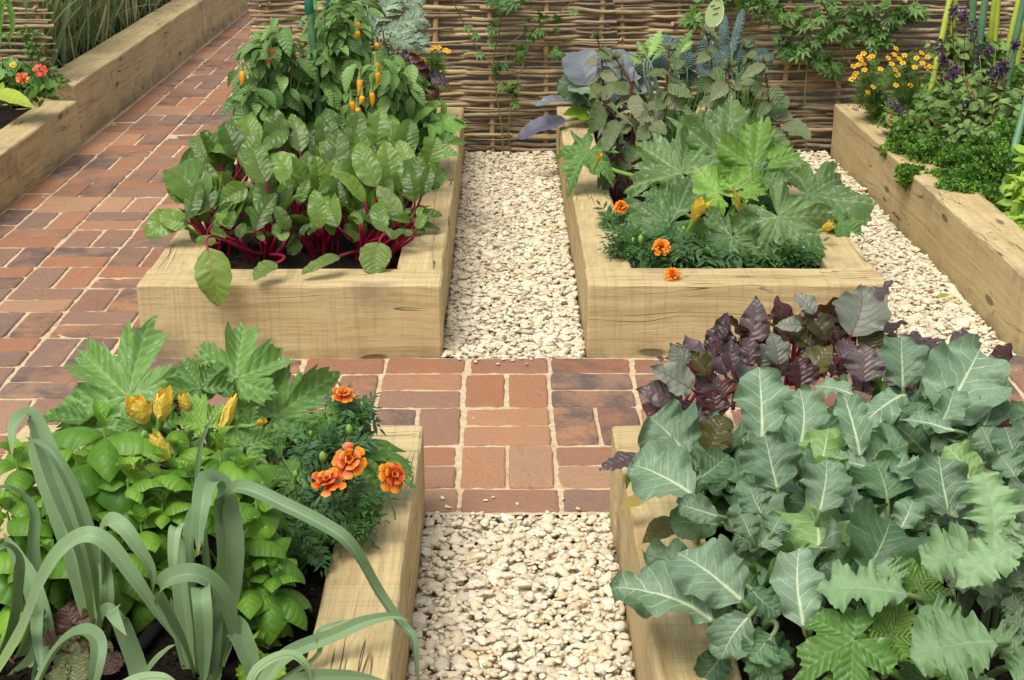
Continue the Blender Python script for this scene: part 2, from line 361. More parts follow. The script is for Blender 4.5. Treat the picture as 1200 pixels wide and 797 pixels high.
def oak():
    g = NG('new_oak'); ob = g.obj(); r = g.orand()
    off = g.n('ShaderNodeCombineXYZ'); g.put(off.inputs[0], g.m_('MULTIPLY', r, 37.0)); g.put(off.inputs[1], g.m_('MULTIPLY', r, 11.0)); g.put(off.inputs[2], g.m_('MULTIPLY', r, 5.0))
    p = g.mapp(ob, (1, 1, 1), off.outputs[0])
    warp = g.noise(p, 2.2, 2)
    pw = g.n('ShaderNodeVectorMath', operation='ADD'); g.link(p, pw.inputs[0]); wv = g.n('ShaderNodeCombineXYZ'); g.put(wv.inputs[1], g.m_('MULTIPLY', warp, .05)); g.put(wv.inputs[2], g.m_('MULTIPLY', warp, .065)); g.link(wv.outputs[0], pw.inputs[1])
    pw = pw.outputs[0]
    grain = g.noise(g.mapp(pw, (1.3, 52, 52)), 1, 8, .7)
    fine = g.noise(g.mapp(pw, (6, 260, 260)), 1, 4, .65)
    saw = g.noise(g.mapp(p, (120, 4, 4)), 1, 2, .5)
    tone = g.noise(p, 3.2, 3, .6)
    col = g.ramp(grain, [(.28, (.34, .235, .095)), (.45, (.475, .355, .165)), (.6, (.575, .455, .235)), (.78, (.66, .55, .325))])
    col = g.mix(g.sm(tone, .38, .68, 0, .6), col, (.60, .475, .25))
    col = g.mix(g.sm(g.noise(p, 4.6, 4, .62), .54, .72, 0, .72), col, (.25, .195, .12))      # weathered patches
    col = g.mix(g.m_('MULTIPLY', g.sm(fine, .50, .66, 0, 1), .38), col, (.25, .15, .065))
    col = g.mix(g.m_('MULTIPLY', g.sm(saw, .5, .65, 0, 1), .26), col, (.3, .2, .10))
    # drying checks along the grain
    cn = g.noise(g.mapp(pw, (.7, 17, 17)), 1, 2, .45); ck = g.sm(g.m_('ABSOLUTE', g.m_('SUBTRACT', cn, .5)), 0.0, .008, 1, 0)
    ck = g.m_('MULTIPLY', ck, g.sm(g.noise(p, 2.6, 2), .57, .66, 0, 1))
    c2 = g.noise(g.mapp(pw, (.32, 6.5, 6.5), None), 1, 4, .55); c2 = g.m_('MULTIPLY', g.sm(g.m_('ABSOLUTE', g.m_('SUBTRACT', c2, .47)), 0.0, .0035, 1, 0), g.sm(g.noise(p, 1.7, 2), .47, .56, 0, 1)); ck = g.m_('MAXIMUM', ck, c2)
    kn = g.voro(g.mapp(pw, (2.4, 8, 8)), 1); kn = g.sm(kn, .06, .12, 1, 0)
    dark = g.m_('MAXIMUM', ck, g.m_('MULTIPLY', kn, .8))
    col = g.mix(g.m_('MULTIPLY', dark, .85), col, (.035, .022, .012))
    # grime splashed on the foot
    sz = g.n('ShaderNodeSeparateXYZ'); g.link(ob, sz.inputs[0])
    foot = g.m_('MULTIPLY', g.sm(sz.outputs[2], -.105, -.03, 1, 0), g.sm(g.noise(p, 9, 4, .7), .35, .65, .2, 1))
    col = g.mix(g.m_('MULTIPLY', foot, .62), col, (.15, .105, .055))
    h = g.m_('SUBTRACT', g.m_('ADD', g.m_('MULTIPLY', grain, .6), g.m_('ADD', g.m_('MULTIPLY', fine, .3), g.m_('MULTIPLY', saw, .35))), g.m_('MULTIPLY', dark, 1.6))
    return g.done(col, .72, g.bump(h, .0022), spec=.25)
def brickm():
    g = NG('clay_brick'); ob = g.obj(); t = g.tint()
    off = g.n('ShaderNodeCombineXYZ'); g.put(off.inputs[0], g.m_('MULTIPLY', t, 53.0)); g.put(off.inputs[2], g.m_('MULTIPLY', t, 17.0))
    p = g.mapp(ob, (1, 1, 1), off.outputs[0])
    rs = g.m_('FRACT', g.m_('MULTIPLY', t, 7.31))
    base = g.ramp(t, [(0, (.40, .175, .082)), (.15, (.30, .128, .070)), (.28, (.46, .235, .118)), (.42, (.26, .132, .088)), (.55, (.42, .188, .088)), (.68, (.20, .138, .112)), (.8, (.36, .188, .105)), (.9, (.235, .15, .115)), (1, (.48, .275, .145))])
    burn = g.m_('MULTIPLY', g.sm(g.noise(p, 9, 5, .7), .36, .66, 0, 1), g.sm(rs, .42, .72, 0, .9))
    col = g.mix(g.sm(g.noise(p, 5, 2), .3, .7, .05, .35), base, (.31, .20, .135)); col = g.mix(burn, col, (.115, .092, .085))
    sm_ = g.sm(g.noise(p, 16, 5, .7), .5, .75, 0, .45); col = g.mix(sm_, col, (.42, .2, .11))
    sp = g.sm(g.noise(p, 150, 3, .7), .58, .72, 0, .5); col = g.mix(sp, col, (.10, .045, .035))
    dust = g.sm(g.noise(p, 36, 5, .75), .62, .78, 0, .55); col = g.mix(dust, col, (.5, .38, .26))
    h = g.m_('ADD', g.m_('ADD', g.noise(p, 60, 4, .7), g.noise(p, 14, 3)), g.m_('MULTIPLY', g.noise(p, 240, 2), .5))
    return g.done(col, .82, g.bump(h, .005), spec=.25)
def mortarm():
    g = NG('sandy_mortar'); ob = g.obj(); n = g.noise(ob, 55, 5, .7); n2 = g.noise(ob, 6, 3)
    c = g.ramp(n, [(.3, (.42, .31, .185)), (.55, (.60, .475, .30)), (.75, (.68, .56, .38))]); c = g.mix(g.sm(n2, .5, .75, 0, .35), c, (.36, .25, .15)); c = g.mix(g.sm(g.noise(ob, 3.1, 4, .7), .55, .7, 0, .6), c, (.16, .13, .075))
    return g.done(c, .95, g.bump(n, .004), spec=.1)
def stonem():
    g = NG('cream_stone'); ob = g.obj(); t = g.tint(); n = g.noise(ob, 45, 4, .65); n2 = g.noise(ob, 160, 3)
    c = g.ramp(t, [(0, (.58, .48, .31)), (.15, (.72, .64, .47)), (.35, (.78, .72, .57)), (.55, (.67, .58, .40)), (.7, (.76, .68, .50)), (.85, (.56, .50, .39)), (.93, (.64, .48, .27)), (1, (.80, .75, .62))])
    c = g.mix(g.sm(n, .45, .75, 0, .5), c, (.56, .43, .26)); c = g.mix(g.sm(n2, .6, .75, 0, .3), c, (.36, .28, .18))
    return g.done(c, .8, g.bump(g.m_('ADD', n, g.m_('MULTIPLY', n2, .4)), .0018), spec=.25)
def soilm(name='dark_compost'):
    g = NG(name); ob = g.obj(); n = g.noise(ob, 70, 5, .75); n2 = g.noise(ob, 220, 3)
    c = g.ramp(n, [(.3, (.006, .0045, .0035)), (.55, (.020, .014, .009)), (.75, (.05, .034, .02))])
    t = g.tint(); c = g.mix(g.sm(t, .8, 1.0, 0, 1), c, (.16, .10, .05))
    return g.done(c, .93, g.bump(g.m_('ADD', n, g.m_('MULTIPLY', n2, .6)), .008), spec=.15)
def barkm():
    g = NG('hazel_bark'); u, v, uvv = g.uv(); t = g.tint(); ob = g.obj()
    p = g.mapp(ob, (6, 40, 40)); n = g.noise(p, 1, 4, .65); n2 = g.noise(ob, 9, 3)
    c = g.ramp(t, [(0, (.15, .095, .05)), (.2, (.33, .225, .105)), (.4, (.45, .32, .155)), (.55, (.20, .125, .068)), (.7, (.52, .37, .17)), (.85, (.27, .205, .125)), (1, (.58, .43, .22))])
    c = g.mix(.2, c, (.26, .215, .155)); c = g.mix(g.sm(n, .48, .72, 0, .7), c, (.075, .05, .032)); c = g.mix(g.sm(n2, .56, .7, 0, .55), c, (.30, .27, .18))
    sp = g.sm(g.voro(g.mapp(ob, (40, 90, 90)), 1), .1, .2, 1, 0); c = g.mix(g.m_('MULTIPLY', sp, .35), c, (.5, .42, .3))
    return g.done(c, .7, g.bump(n, .002), spec=.3)
M = {}
M['oak'] = oak(); M['brick'] = brickm(); M['mortar'] = mortarm(); M['stone'] = stonem(); M['soil'] = soilm(); M['bark'] = barkm()
M['cutwood'] = plain('fresh_cut_wood', (.42, .26, .12), (.60, .42, .22), .7, 60)
M['sail'] = plain('peeled_stake', (.30, .19, .09), (.48, .33, .17), .7, 25, bumpd=.002)
M['earth'] = soilm('garden_earth')
M['gravelbed'] = plain('stone_dust', (.20, .15, .09), (.42, .34, .22), .95, 60, bumpd=.004)
# ================================================================ SETTING
def sheet(name, x0, x1, y0, y1, z, mat, kind='structure', res=None, amp=0.0):
    mb = MB(); nx, ny = (2, 2) if not res else (max(2, int((x1-x0)/res)), max(2, int((y1-y0)/res)))
    X, Y = np.meshgrid(np.linspace(x0, x1, nx), np.linspace(y0, y1, ny), indexing='ij')
    Z = np.full_like(X, z)+(NPR.normal(0, amp, X.shape) if amp else 0)
    mb.add(np.stack([X, Y, Z], -1).reshape(-1, 3), gridf(nx, ny)[:, ::-1][:, :].copy()[:, [3, 2, 1, 0]][:, ::-1])
    o = mb.build(name, mat); tag(o, kind=kind); return o
sheet('ground', -300, 300, -300, 300, -.075, M['earth'])
PX0, PX1 = -1.89, -1.005
def brick(mb, x0, x1, y0, y1, t):
    g = .0065; nx = 5; ny = 5
    x0 += g*RND.uniform(.4, 1.0); x1 -= g*RND.uniform(.4, 1.0); y0 += g*RND.uniform(.45, .95); y1 -= g*RND.uniform(.45, .95)
    c = A((x0+x1)/2, (y0+y1)/2); h = A((x1-x0)/2, (y1-y0)/2)
    k = 6; pts = []
    for i in range(k): pts.append((-1+2*i/k, -1))
    for i in range(k): pts.append((1, -1+2*i/k))
    for i in range(k): pts.append((1-2*i/k, 1))
    for i in range(k): pts.append((-1, 1-2*i/k))
    pts = np.array(pts); n = len(pts)
    ins = np.where((np.abs(pts[:, 0]) > .99) & (np.abs(pts[:, 1]) > .99), .0022, 0)[:, None]*np.sign(pts)
    out = c+pts*h-ins+NPR.normal(0, .0009, (n, 2))
    a = RND.gauss(0, .008); R = np.array([[math.cos(a), -math.sin(a)], [math.sin(a), math.cos(a)]]); out = c+(out-c)@R.T
    tl = NPR.normal(0, .012, 2); zz = RND.gauss(0, .0012)
    def ring(off, z): 
        d = out-c; q = c+d*(1-off/np.linalg.norm(d, axis=1, keepdims=True)); return np.column_stack([q, z+zz+(d*tl).sum(1)])
    rings = [ring(0, -.05), ring(0, -.006), ring(.0022, -.0022), ring(.0075, 0)]
    inner = c+(out-c)*.5; rings.append(np.column_stack([inner, zz+NPR.normal(0, .0007, n)+.0003+((inner-c)*tl).sum(1)]))
    V = np.vstack(rings+[np.array([[c[0], c[1], zz]])])
    mb.add(V, gridf(5, n, True), None, t); b = 4*n
    mb.add(V[b:], [(i, (i+1) % n, n) for i in range(n)], None, t)
def build_paths():
    P_ = .225; H = P_/2
    for name, regs in (('brick_path', 'left'), ('brick_crosspath', 'cross')):
        mb = MB(); T = lambda: RND.random()
        if regs == 'left':
            y = -.6; i = 0
            while y < 13:
                brick(mb, PX0, PX0+H, y+.06, y+P_+.06, T())
                brick(mb, PX0+H+3*P_, PX1+.005, y+.09, y+P_+.09, T())
                for c in range(3):
                    x = PX0+H+c*P_
                    if (i+c) % 2 == 0:
                        brick(mb, x, x+P_, y, y+H, T()); brick(mb, x, x+P_, y+H, y+P_, T())
                    else:
                        brick(mb, x, x+H, y, y+P_, T()); brick(mb, x+H, x+P_, y, y+P_, T())
                y += P_; i += 1
        else:
            ya, yb = 2.803, 3.73; q = (yb-ya)/4; hh = q/2
            x = -1.0; x1 = 2.75; xo = -.1055-.225*4+.0
            k = -4
            while -.1055+P_*k < x1:
                xa = -.1055+P_*k; k += 1
                lo = max(xa, x)
                if xa+P_ <= x+.03: continue
                for r in range(3):
                    y = ya+hh+r*q
                    if (k-1+r) % 2 == 0:
                        if xa+H > x+.03: brick(mb, max(xa, x), xa+H, y, y+q, T())
                        brick(mb, max(xa+H, x), xa+P_, y, y+q, T())
                    else:
                        brick(mb, lo, xa+P_, y, y+hh, T()); brick(mb, lo, xa+P_, y+hh, y+q, T())
            xb = -1.0
            while xb < x1:
                brick(mb, xb, xb+P_, ya, ya+hh, T()); brick(mb, xb, xb+P_, yb-hh, yb, T()); xb += P_
        o = mb.build(name, M['brick'], smooth=True); tag(o, kind='structure')
        me = o.data; me.polygons.foreach_set('use_smooth', np.full(len(me.polygons), False))
    sheet('mortar_bed', PX0-.02, PX1, -.6, 13, -.0046, M['mortar'], res=.02, amp=.0009)
    sheet('mortar_bed', PX1, 2.75, 2.795, 3.735, -.0046, M['mortar'], res=.02, amp=.0009)
build_paths()
# ---- gravel
def stone_templates(n, sub):
    out = []
    for i in range(n):
        bm = bmesh.new(); bmesh.ops.create_icosphere(bm, subdivisions=sub, radius=.5)
        V = np.array([v.co[:] for v in bm.verts]); F = [tuple(v.index for v in f.verts) for f in bm.faces]; bm.free()
        r = np.random.default_rng(i+3); 
        for _ in range(9):                         # knock flats and bulges into the pebble
            d = unit(r.normal(0, 1, 3)); k = V@d; lim = .24+.16*r.random(); V = V-np.where(k > lim, (k-lim)*.9, 0)[:, None]*d
        V = V*(1+.12*np.sin(V@r.normal(0, 4, 3)+r.random()*6)[:, None])
        V = V*A(1.0, .60+.25*r.random(), .30+.18*r.random())
        out.append((V, F, np.zeros((len(V), 2))))
    return out
ST = stone_templates(9, 2)
def gravel(name, x0, x1, y0, y1, size, label):
    mb = MB()
    for layer, (zc, dens, sz) in enumerate(((-.022, 1.25, 1.0), (-.013, 1.25, 1.0), (-.005, 1.0, 1.0), (-.001, .35, .5))):
        step = size*.80*sz; nx = max(1, int((x1-x0)/step*math.sqrt(dens))); ny = max(1, int((y1-y0)/step*math.sqrt(dens)))
        gx, gy = np.meshgrid((np.arange(nx)+.5)/nx, (np.arange(ny)+.5)/ny, indexing='ij')
        n = gx.size
        px = x0+(gx.ravel()+NPR.uniform(-.55, .55, n)/nx)*(x1-x0); py = y0+(gy.ravel()+NPR.uniform(-.55, .55, n)/ny)*(y1-y0)
        m = size*.33; px = np.clip(px, x0+m*NPR.uniform(.7, 1.6, n), x1-m*NPR.uniform(.7, 1.6, n)); py = np.clip(py, y0+m*NPR.uniform(.6, 1.4, n), y1-m*NPR.uniform(.6, 1.4, n))
        pz = zc+NPR.normal(0, .0035, n)+.006*np.sin(px*9+1)*np.sin(py*6)
        s = size*sz*np.clip(NPR.lognormal(-.02, .36, n), .4, 1.75)
        a = NPR.uniform(0, 2*PI, n); f = np.stack([np.cos(a), np.sin(a), NPR.normal(0, .18, n)], 1)
        up = np.stack([NPR.normal(0, .26, n), NPR.normal(0, .26, n), np.ones(n)], 1)
        which = NPR.integers(0, len(ST), n)
        for k in range(len(ST)):
            q = which == k
            if q.any(): scatter(mb, ST[k], np.stack([px, py, pz], 1)[q], f[q], up[q], s[q], NPR.random(q.sum()))
    o = mb.build(name, M['stone']); tag(o, label, 'gravel', None, 'stuff')
gravel('gravel', -.175, .23, 1.45, 2.80, .0275, 'cream stone gravel in the near path between two oak beds')
gravel('gravel', -.175, .23, 3.735, 6.24, .0265, 'cream stone gravel in the middle path leading to the woven fence')
gravel('gravel', 1.055, 1.435, 3.735, 6.24, .0275, 'cream stone gravel strip along the foot of the long oak kerb')
sheet('gravel_bed', -.19, .24, 1.2, 2.80, -.026, M['gravelbed']); sheet('gravel_bed', -.19, .24, 3.735, 6.3, -.026, M['gravelbed']); sheet('gravel_bed', 1.045, 1.45, 3.735, 6.3, -.026, M['gravelbed'])
# ---- raised beds
def sleeper(parent, p0, p1, th, h, zb=-.03, name='sleeper'):
    """oak beam from p0 to p1 (centre line on plan), square section with worn arrises; its own origin, long axis local X"""
    p0 = A(*p0); p1 = A(*p1); L = np.linalg.norm(p1-p0); a = math.atan2(*(p1-p0)[::-1]); c = (p0+p1)/2
    n = max(10, int(L/.06)); b = .007
    y, z = th/2, h/2
    sec = [(-y+b, -z), (y-b, -z), (y, -z+b)]+[(y, -z+b+(h-2*b)*t) for t in (.33, .66)]+[(y, z-b), (y-b*.3, z-b*.3), (y-b, z)]+[(y-b-(th-2*b)*t, z) for t in (.33, .66)]+[(-y+b, z), (-y+b*.3, z-b*.3), (-y, z-b)]+[(-y, z-b-(h-2*b)*t) for t in (.33, .66)]+[(-y, -z+b)]
    sec = np.array(sec); k = len(sec)
    xs = np.linspace(-L/2, L/2, n); xs = np.concatenate([[xs[0]], [xs[0]+.006], xs[1:-1], [xs[-1]-.006], [xs[-1]]]); n = len(xs)
    V = np.zeros((n, k, 3)); sd = RND.randrange(10**6)
    for i in range(n):
        e = .004 if i in (0, n-1) else 0
        s = sec*(1-np.array([e/y, e/z])*(1 if e else 0))
        V[i, :, 0] = xs[i]; V[i, :, 1:] = s+NPR.normal(0, .0007, (k, 2))
        V[i, :, 1] += .0022*math.sin(xs[i]*2.1+sd)+.001*math.sin(xs[i]*7+sd*2); V[i, :, 2] += .0022*math.sin(xs[i]*1.7+sd*3)*(sec[:, 1] > 0)
    mb = MB(); mb.add(V.reshape(-1, 3), gridf(n, k, True)[:, ::-1]); 
    mb.add(V[0], [tuple(range(k))[::1]]); mb.add(V[-1], [tuple(range(k))[::-1]])
    o = mb.build(name, M['oak'], parent)
    o.location = A(c[0], c[1], zb+h/2)-parent_world(parent); o.rotation_euler = (0, 0, a)
    me = o.data
    me.polygons.foreach_set('use_smooth', np.full(len(me.polygons), False)); me.update()
    return o
def soil(parent, x0, x1, y0, y1, z, crumbs=0, heap=.015):
    mb = MB(); nx, ny = max(4, int((x1-x0)/.018)), max(4, int((y1-y0)/.018))
    X, Y = np.meshgrid(np.linspace(x0, x1, nx), np.linspace(y0, y1, ny), indexing='ij')
    Z = z+heap*np.sin(X*7.3+1)*np.sin(Y*5.1)+NPR.normal(0, .0035, X.shape)
    mb.add(np.stack([X, Y, Z], -1).reshape(-1, 3), gridf(nx, ny), None, 0)
    if crumbs:
        n = crumbs; px = NPR.uniform(x0, x1, n); py = NPR.uniform(y0, y1, n)
        pz = z+heap*np.sin(px*7.3+1)*np.sin(py*5.1)+.003
        f = NPR.normal(0, 1, (n, 3)); up = NPR.normal(0, 1, (n, 3)); s = np.clip(NPR.lognormal(-4.75, .42, n), .003, .022)
        t = np.where(NPR.random(n) < .03, 1.0, NPR.random(n)*.6)
        T5 = stone_templates(4, 1)
        for k in range(4):
            q = np.arange(n) % 4 == k; scatter(mb, T5[k], np.stack([px, py, pz], 1)[q], f[q], up[q], s[q], t[q])
    o = mb.build('soil', M['soil'], parent, smooth=False); return o
HB = .24; TH = .13
def raised_bed(label, x0, x1, y0, y1, sides='fblr', crumbs=0, zs=.155, h=HB):
    r = thing('raised_bed', ((x0+x1)/2, (y0+y1)/2, 0), label, 'raised bed', 'oak sleeper raised beds'); t = TH; e = .004
    if 'f' in sides: sleeper(r, (x0, y0+.075), (x1, y0+.075), .15, h)
    if 'b' in sides: sleeper(r, (x0, y1-.065), (x1, y1-.065), t, h-.003)
    ya = y0+.15+e if 'f' in sides else y0; yb = y1-t-e if 'b' in sides else y1
    if 'l' in sides: sleeper(r, (x0+t/2+.001, ya), (x0+t/2+.001, yb), t, h-.002)
    if 'r' in sides: sleeper(r, (x1-t/2-.001, ya), (x1-t/2-.001, yb), t, h-.004)
    soil(r, x0+t-.01, x1-t+.01, ya-.01, yb+.01, zs, crumbs)
    return r
BL = raised_bed('oak sleeper bed left of the middle gravel path, planted with red-stemmed chard', -1.005, -.172, 3.735, 6.2, crumbs=2500)
BR = raised_bed('oak sleeper bed right of the middle gravel path, planted with courgette and marigold', .23, 1.055, 3.735, 6.2, crumbs=2500)
NL = thing('raised_bed', (-.6, 1.6, 0), 'oak sleeper bed holding leeks and basil, left of the near gravel', 'raised bed', 'oak sleeper raised beds')
sleeper(NL, (-1.02, 2.805-.065), (-.172, 2.805-.065), .13, HB); sleeper(NL, (-.24, .7), (-.24, 2.672), .13, HB-.003); sleeper(NL, (-.955, .7), (-.955, 2.672), .13, HB-.004); soil(NL, -.9, -.29, .7, 2.69, .155, 9000)
NRB = thing('raised_bed', (.64, 1.6, 0), 'oak sleeper bed filled with blue-green kale, right of the near gravel', 'raised bed', 'oak sleeper raised beds')
sleeper(NRB, (.228, 2.795-.065), (1.06, 2.795-.065), .13, HB); sleeper(NRB, (.296, .7), (.296, 2.662), .13, HB-.003); sleeper(NRB, (.99, .7), (.99, 2.662), .13, HB-.004); soil(NRB, .35, .935, .7, 2.68, .155, 3000)
RB = thing('raised_bed', (2.0, 5.0, 0), 'long oak kerb bed of parsley and herbs at the right edge', 'raised bed', 'oak sleeper raised beds')
sleeper(RB, (1.515, 3.735), (1.515, 6.2), .16, .25); sleeper(RB, (1.60, 3.80), (3.3, 3.80), .13, .247); soil(RB, 1.585, 3.3, 3.86, 6.2, .165, 1500)
FB = thing('raised_bed', (-2.5, 5.2, 0), 'oak sleeper bed with nasturtiums below the short hurdle at far left', 'raised bed', 'oak sleeper raised beds')
sleeper(FB, (-1.965, 3.2), (-1.965, 6.36), .15, .235); soil(FB, -3.6, -2.03, 3.2, 6.4, .17, 1500)
WB = thing('raised_bed', (-2.8, 9.5, 0), 'tall oak kerb along the brick path edging the green wheat', 'raised bed', 'oak sleeper raised beds')
sleeper(WB, (-2.0, 6.375), (-2.0, 9.4), .19, .30); sleeper(WB, (-2.0, 9.41), (-2.0, 12.6), .19, .302); soil(WB, -5.2, -2.09, 6.55, 12.6, .19, 0)
# ---- woven hurdles
def hurdle(label, x0, x1, y, z1, rightcut=True):
    r = thing('wattle_hurdle', ((x0+x1)/2, y, 0), label, 'fence panel', 'woven hazel hurdles')
    sp = .25; ns = max(2, int(round((x1-x0-.06)/sp)));  xs = np.linspace(x0+.03, x1-.03, ns+1)
    for i, x in enumerate(xs):
        mb = MB(); z = np.linspace(-.06, z1+.05, 9)
        tube(mb, np.stack([x+NPR.normal(0, .004, 9), y+NPR.normal(0, .002, 9), z], 1), .0125, 8, 0, 0, 1, wob=.05); mb.build('stake', [M['sail'], M['cutwood']], r)
    mb = MB(); z = .0; row = 0
    def rod(xa, xb, z, row, rad, t):
        n = max(6, int((xb-xa)/.035)); x = np.linspace(xa, xb, n)
        ph = (x-xs[0])/(xs[1]-xs[0])*PI+row*PI
        sl = RND.gauss(0, .006); 
        pts = np.stack([x, y+np.cos(ph)*(.010+rad*.75), z+sl*1.5*(x-xa)/max(.3, xb-xa)+.0055*sines(x*5, RND.randrange(10**6))+.003*sines(x*22, RND.randrange(10**6))], 1)
        tube(mb, pts, [rad*1.05, rad, rad*.82], 7, t, 0, 1, wob=.06)
    while z < z1:
        rad = RND.choice((.0036, .0048, .0058, .0068, .0082, .0105)); z += rad*1.0
        cut = RND.random()
        t = min(1, max(0, RND.random()))
        a, b = x0-RND.uniform(-.01, .05), x1+RND.uniform(-.01, .045)
        if cut < .55: rod(a, b, z, row, rad, t)
        else:
            xm = xs[RND.randrange(1, len(xs)-1)] if len(xs) > 2 else (x0+x1)/2
            rod(a, xm+RND.uniform(.02, .09), z, row, rad, t); rod(xm-RND.uniform(.01, .05), b, z+RND.uniform(-.003, .004), row+1, rad*.9, RND.random())
        if RND.random() < .35:
            xs_ = RND.choice(list(xs)); q = A(xs_, y-.014, z); tube(mb, np.array([q+A(RND.uniform(-.09,.09), .012, RND.uniform(-.006,.006)), q, q+A(RND.uniform(-.03,.03), -.022, RND.uniform(-.006,.010))]), [rad, rad, rad*.95], 7, RND.random(), 0, 1)
        z += rad*RND.uniform(.42, .78); row += 1
    mb.build('woven_rods', [M['bark'], M['cutwood']], r)
    return r
hurdle('woven hazel hurdle behind the chard bed and the middle gravel path', -1.04, .455, 6.27, 1.0)
hurdle('woven hazel hurdle behind the courgette bed, hung with a climber', .485, 1.98, 6.285, 1.0)
hurdle('woven hazel hurdle behind the green canes at the far right', 2.02, 3.5, 6.27, 1.0)
hurdle('short woven hazel hurdle with sawn rod ends beside the wheat', -3.5, -2.02, 6.44, 1.0)
# loose stones kicked onto the paving and kerbs
def strays():
    mb = MB(); pos = []
    for i in range(26): pos.append((RND.uniform(-.17, .22), 2.79-abs(RND.gauss(0, .02)) if i % 3 else RND.uniform(2.8, 2.87), .004))
    for i in range(22): pos.append((RND.uniform(-.17, .22), 3.735-abs(RND.gauss(0, .03)), .004))
    n = len(pos); f = NPR.normal(0, 1, (n, 3)); f[:, 2] *= .2; pos = np.array(pos); pos[pos[:, 1] < 2.8, 2] = .006
    for k in range(len(ST)):
        q = np.arange(n) % len(ST) == k
        scatter(mb, ST[k], pos[q], f[q], np.tile(A(0, 0, 1.), (q.sum(), 1)), NPR.uniform(.006, .017, q.sum()), NPR.random(q.sum()))
    o = mb.build('loose_gravel', M['stone']); tag(o, 'loose cream chippings strayed onto the edges of the brick crossing', 'gravel', None, 'stuff')
strays()
# ================================================================ PLANTS
L = leafmat
M['chard'] = L('chard_leaf', (.058,.140,.014), (.145,.265,.036), (.17,.06,.045), under=(.12,.23,.045), veinmix=.6, mw=.026, sw=.008, N=6.5, slope=.7, rough=.34, trans=.25, bumpd=0.0022, spec=.42)
M['chardold'] = L('chard_leaf_pale', (.11,.20,.03), (.19,.28,.05), (.26,.10,.09), under=(.17,.27,.07), veinmix=.7, mw=.02, N=6, slope=.7, rough=.45, trans=.22, bumpd=0.0024)
M['chardstem'] = plain('chard_stalk_red', (.20,.006,.028), (.33,.012,.05), .33, 40, .08)
M['kale'] = L('cauliflower_leaf', (.098,.180,.100), (.172,.265,.165), (.60,.68,.42), under=(.17,.30,.085), veinmix=.85, mw=.036, sw=.009, N=5.5, slope=.85, rough=.5, trans=.16, bumpd=0.0016)
M['kaledark'] = L('cauliflower_leaf_dark', (.048,.115,.050), (.09,.175,.08), (.42,.54,.28), under=(.15,.29,.06), veinmix=.75, mw=.032, sw=.008, N=5.5, slope=.85, rough=.5, trans=.18, bumpd=0.0016)  # darker leaf copy; as fill it puts shade between leaves into the colour
M['kalehole'] = L('cauliflower_leaf_holed', (.06,.13,.06), (.11,.19,.09), (.36,.46,.24), under=(.15,.29,.06), veinmix=.7, mw=.03, sw=.008, N=5.5, slope=.85, rough=.5, trans=.18, bumpd=0.0016, wear=(.42,.30,.12))
M['kalestem'] = plain('kale_stalk', (.15,.24,.085), (.25,.34,.14), .5, 30, .1)
M['ruskale'] = L('russian_kale_leaf', (.16,.285,.115), (.26,.40,.185), (.42,.44,.36), under=(.22,.36,.17), veinmix=.55, mw=.026, sw=.007, N=6, slope=.8, rough=.55, trans=.2, bumpd=0.0020)
M['ruspurple'] = L('russian_kale_dull_leaf', (.11,.17,.085), (.18,.24,.13), (.30,.22,.24), under=(.15,.2,.12), veinmix=.6, rough=.55, trans=.15)
M['beet'] = L('purple_beet_leaf', (.050,.030,.036), (.125,.098,.095), (.17,.030,.065), under=(.10,.028,.035), veinmix=.65, mw=.034, sw=.009, N=6, slope=.7, rough=.34, trans=.12, bumpd=0.0024)
M['beetgreen'] = L('grey_green_beet_leaf', (.125,.150,.105), (.20,.225,.165), (.16,.045,.085), under=(.11,.08,.05), veinmix=.85, mw=.036, sw=.010, N=5.5, slope=.75, rough=.4, trans=.15, bumpd=0.0024)
M['beetolive'] = L('olive_beet_leaf', (.045,.040,.012), (.10,.095,.022), (.13,.03,.035), under=(.09,.085,.02), veinmix=.6, mw=.03, sw=.008, N=6, rough=.35, trans=.18, bumpd=0.0024)
M['beetred'] = L('dark_red_beet_leaf', (.045,.012,.013), (.10,.028,.026), (.14,.015,.03), under=(.10,.02,.02), veinmix=.5, mw=.018, N=6, rough=.32, trans=.15, bumpd=0.0024)
M['beetstem'] = plain('beet_stalk', (.12,.01,.03), (.2,.02,.05), .35, 30)
CG = dict(palm=True, N=7, mw=.022, sw=.006, rough=.5, trans=.22, bumpd=.004)
M['courg'] = L('courgette_leaf', (.068,.150,.032), (.132,.225,.062), (.28,.38,.18), under=(.13,.27,.04), veinmix=.5, blotch=(.42,.50,.40), specks=.7, **CG)
M['courgyoung'] = L('young_courgette_leaf', (.13,.27,.03), (.20,.36,.05), (.32,.46,.15), under=(.19,.36,.05), veinmix=.5, blotch=(.42,.52,.36), specks=.25, **CG)
M['courgfresh'] = L('green_courgette_leaf', (.10,.235,.035), (.155,.30,.065), (.30,.44,.20), under=(.16,.34,.04), veinmix=.45, blotch=(.36,.47,.33), specks=.3, **CG)
M['courgstem'] = plain('courgette_stalk', (.14,.27,.035), (.22,.37,.07), .5, 40, .1)
M['courgflower'] = L('courgette_petal', (.78,.42,.015), (.88,.56,.05), (.62,.42,.03), under=(.70,.50,.06), veinmix=.5, mw=.03, rough=.5, trans=.4, N=5, bumpd=.0012)
M['paleflower'] = L('pale_courgette_petal', (.93,.56,.04), (.95,.70,.13), (.85,.50,.03), under=(.95,.68,.12), veinmix=.3, mw=.03, rough=.5, trans=.12, N=5, bumpd=.001)
M['leek'] = L('leek_leaf', (.165,.27,.115), (.25,.37,.175), (.30,.43,.27), under=(.16,.28,.14), par=230, mw=.004, veinmix=.6, rough=.42, trans=.16, bumpd=.0005, ns=5, basecol=(.30,.42,.16))
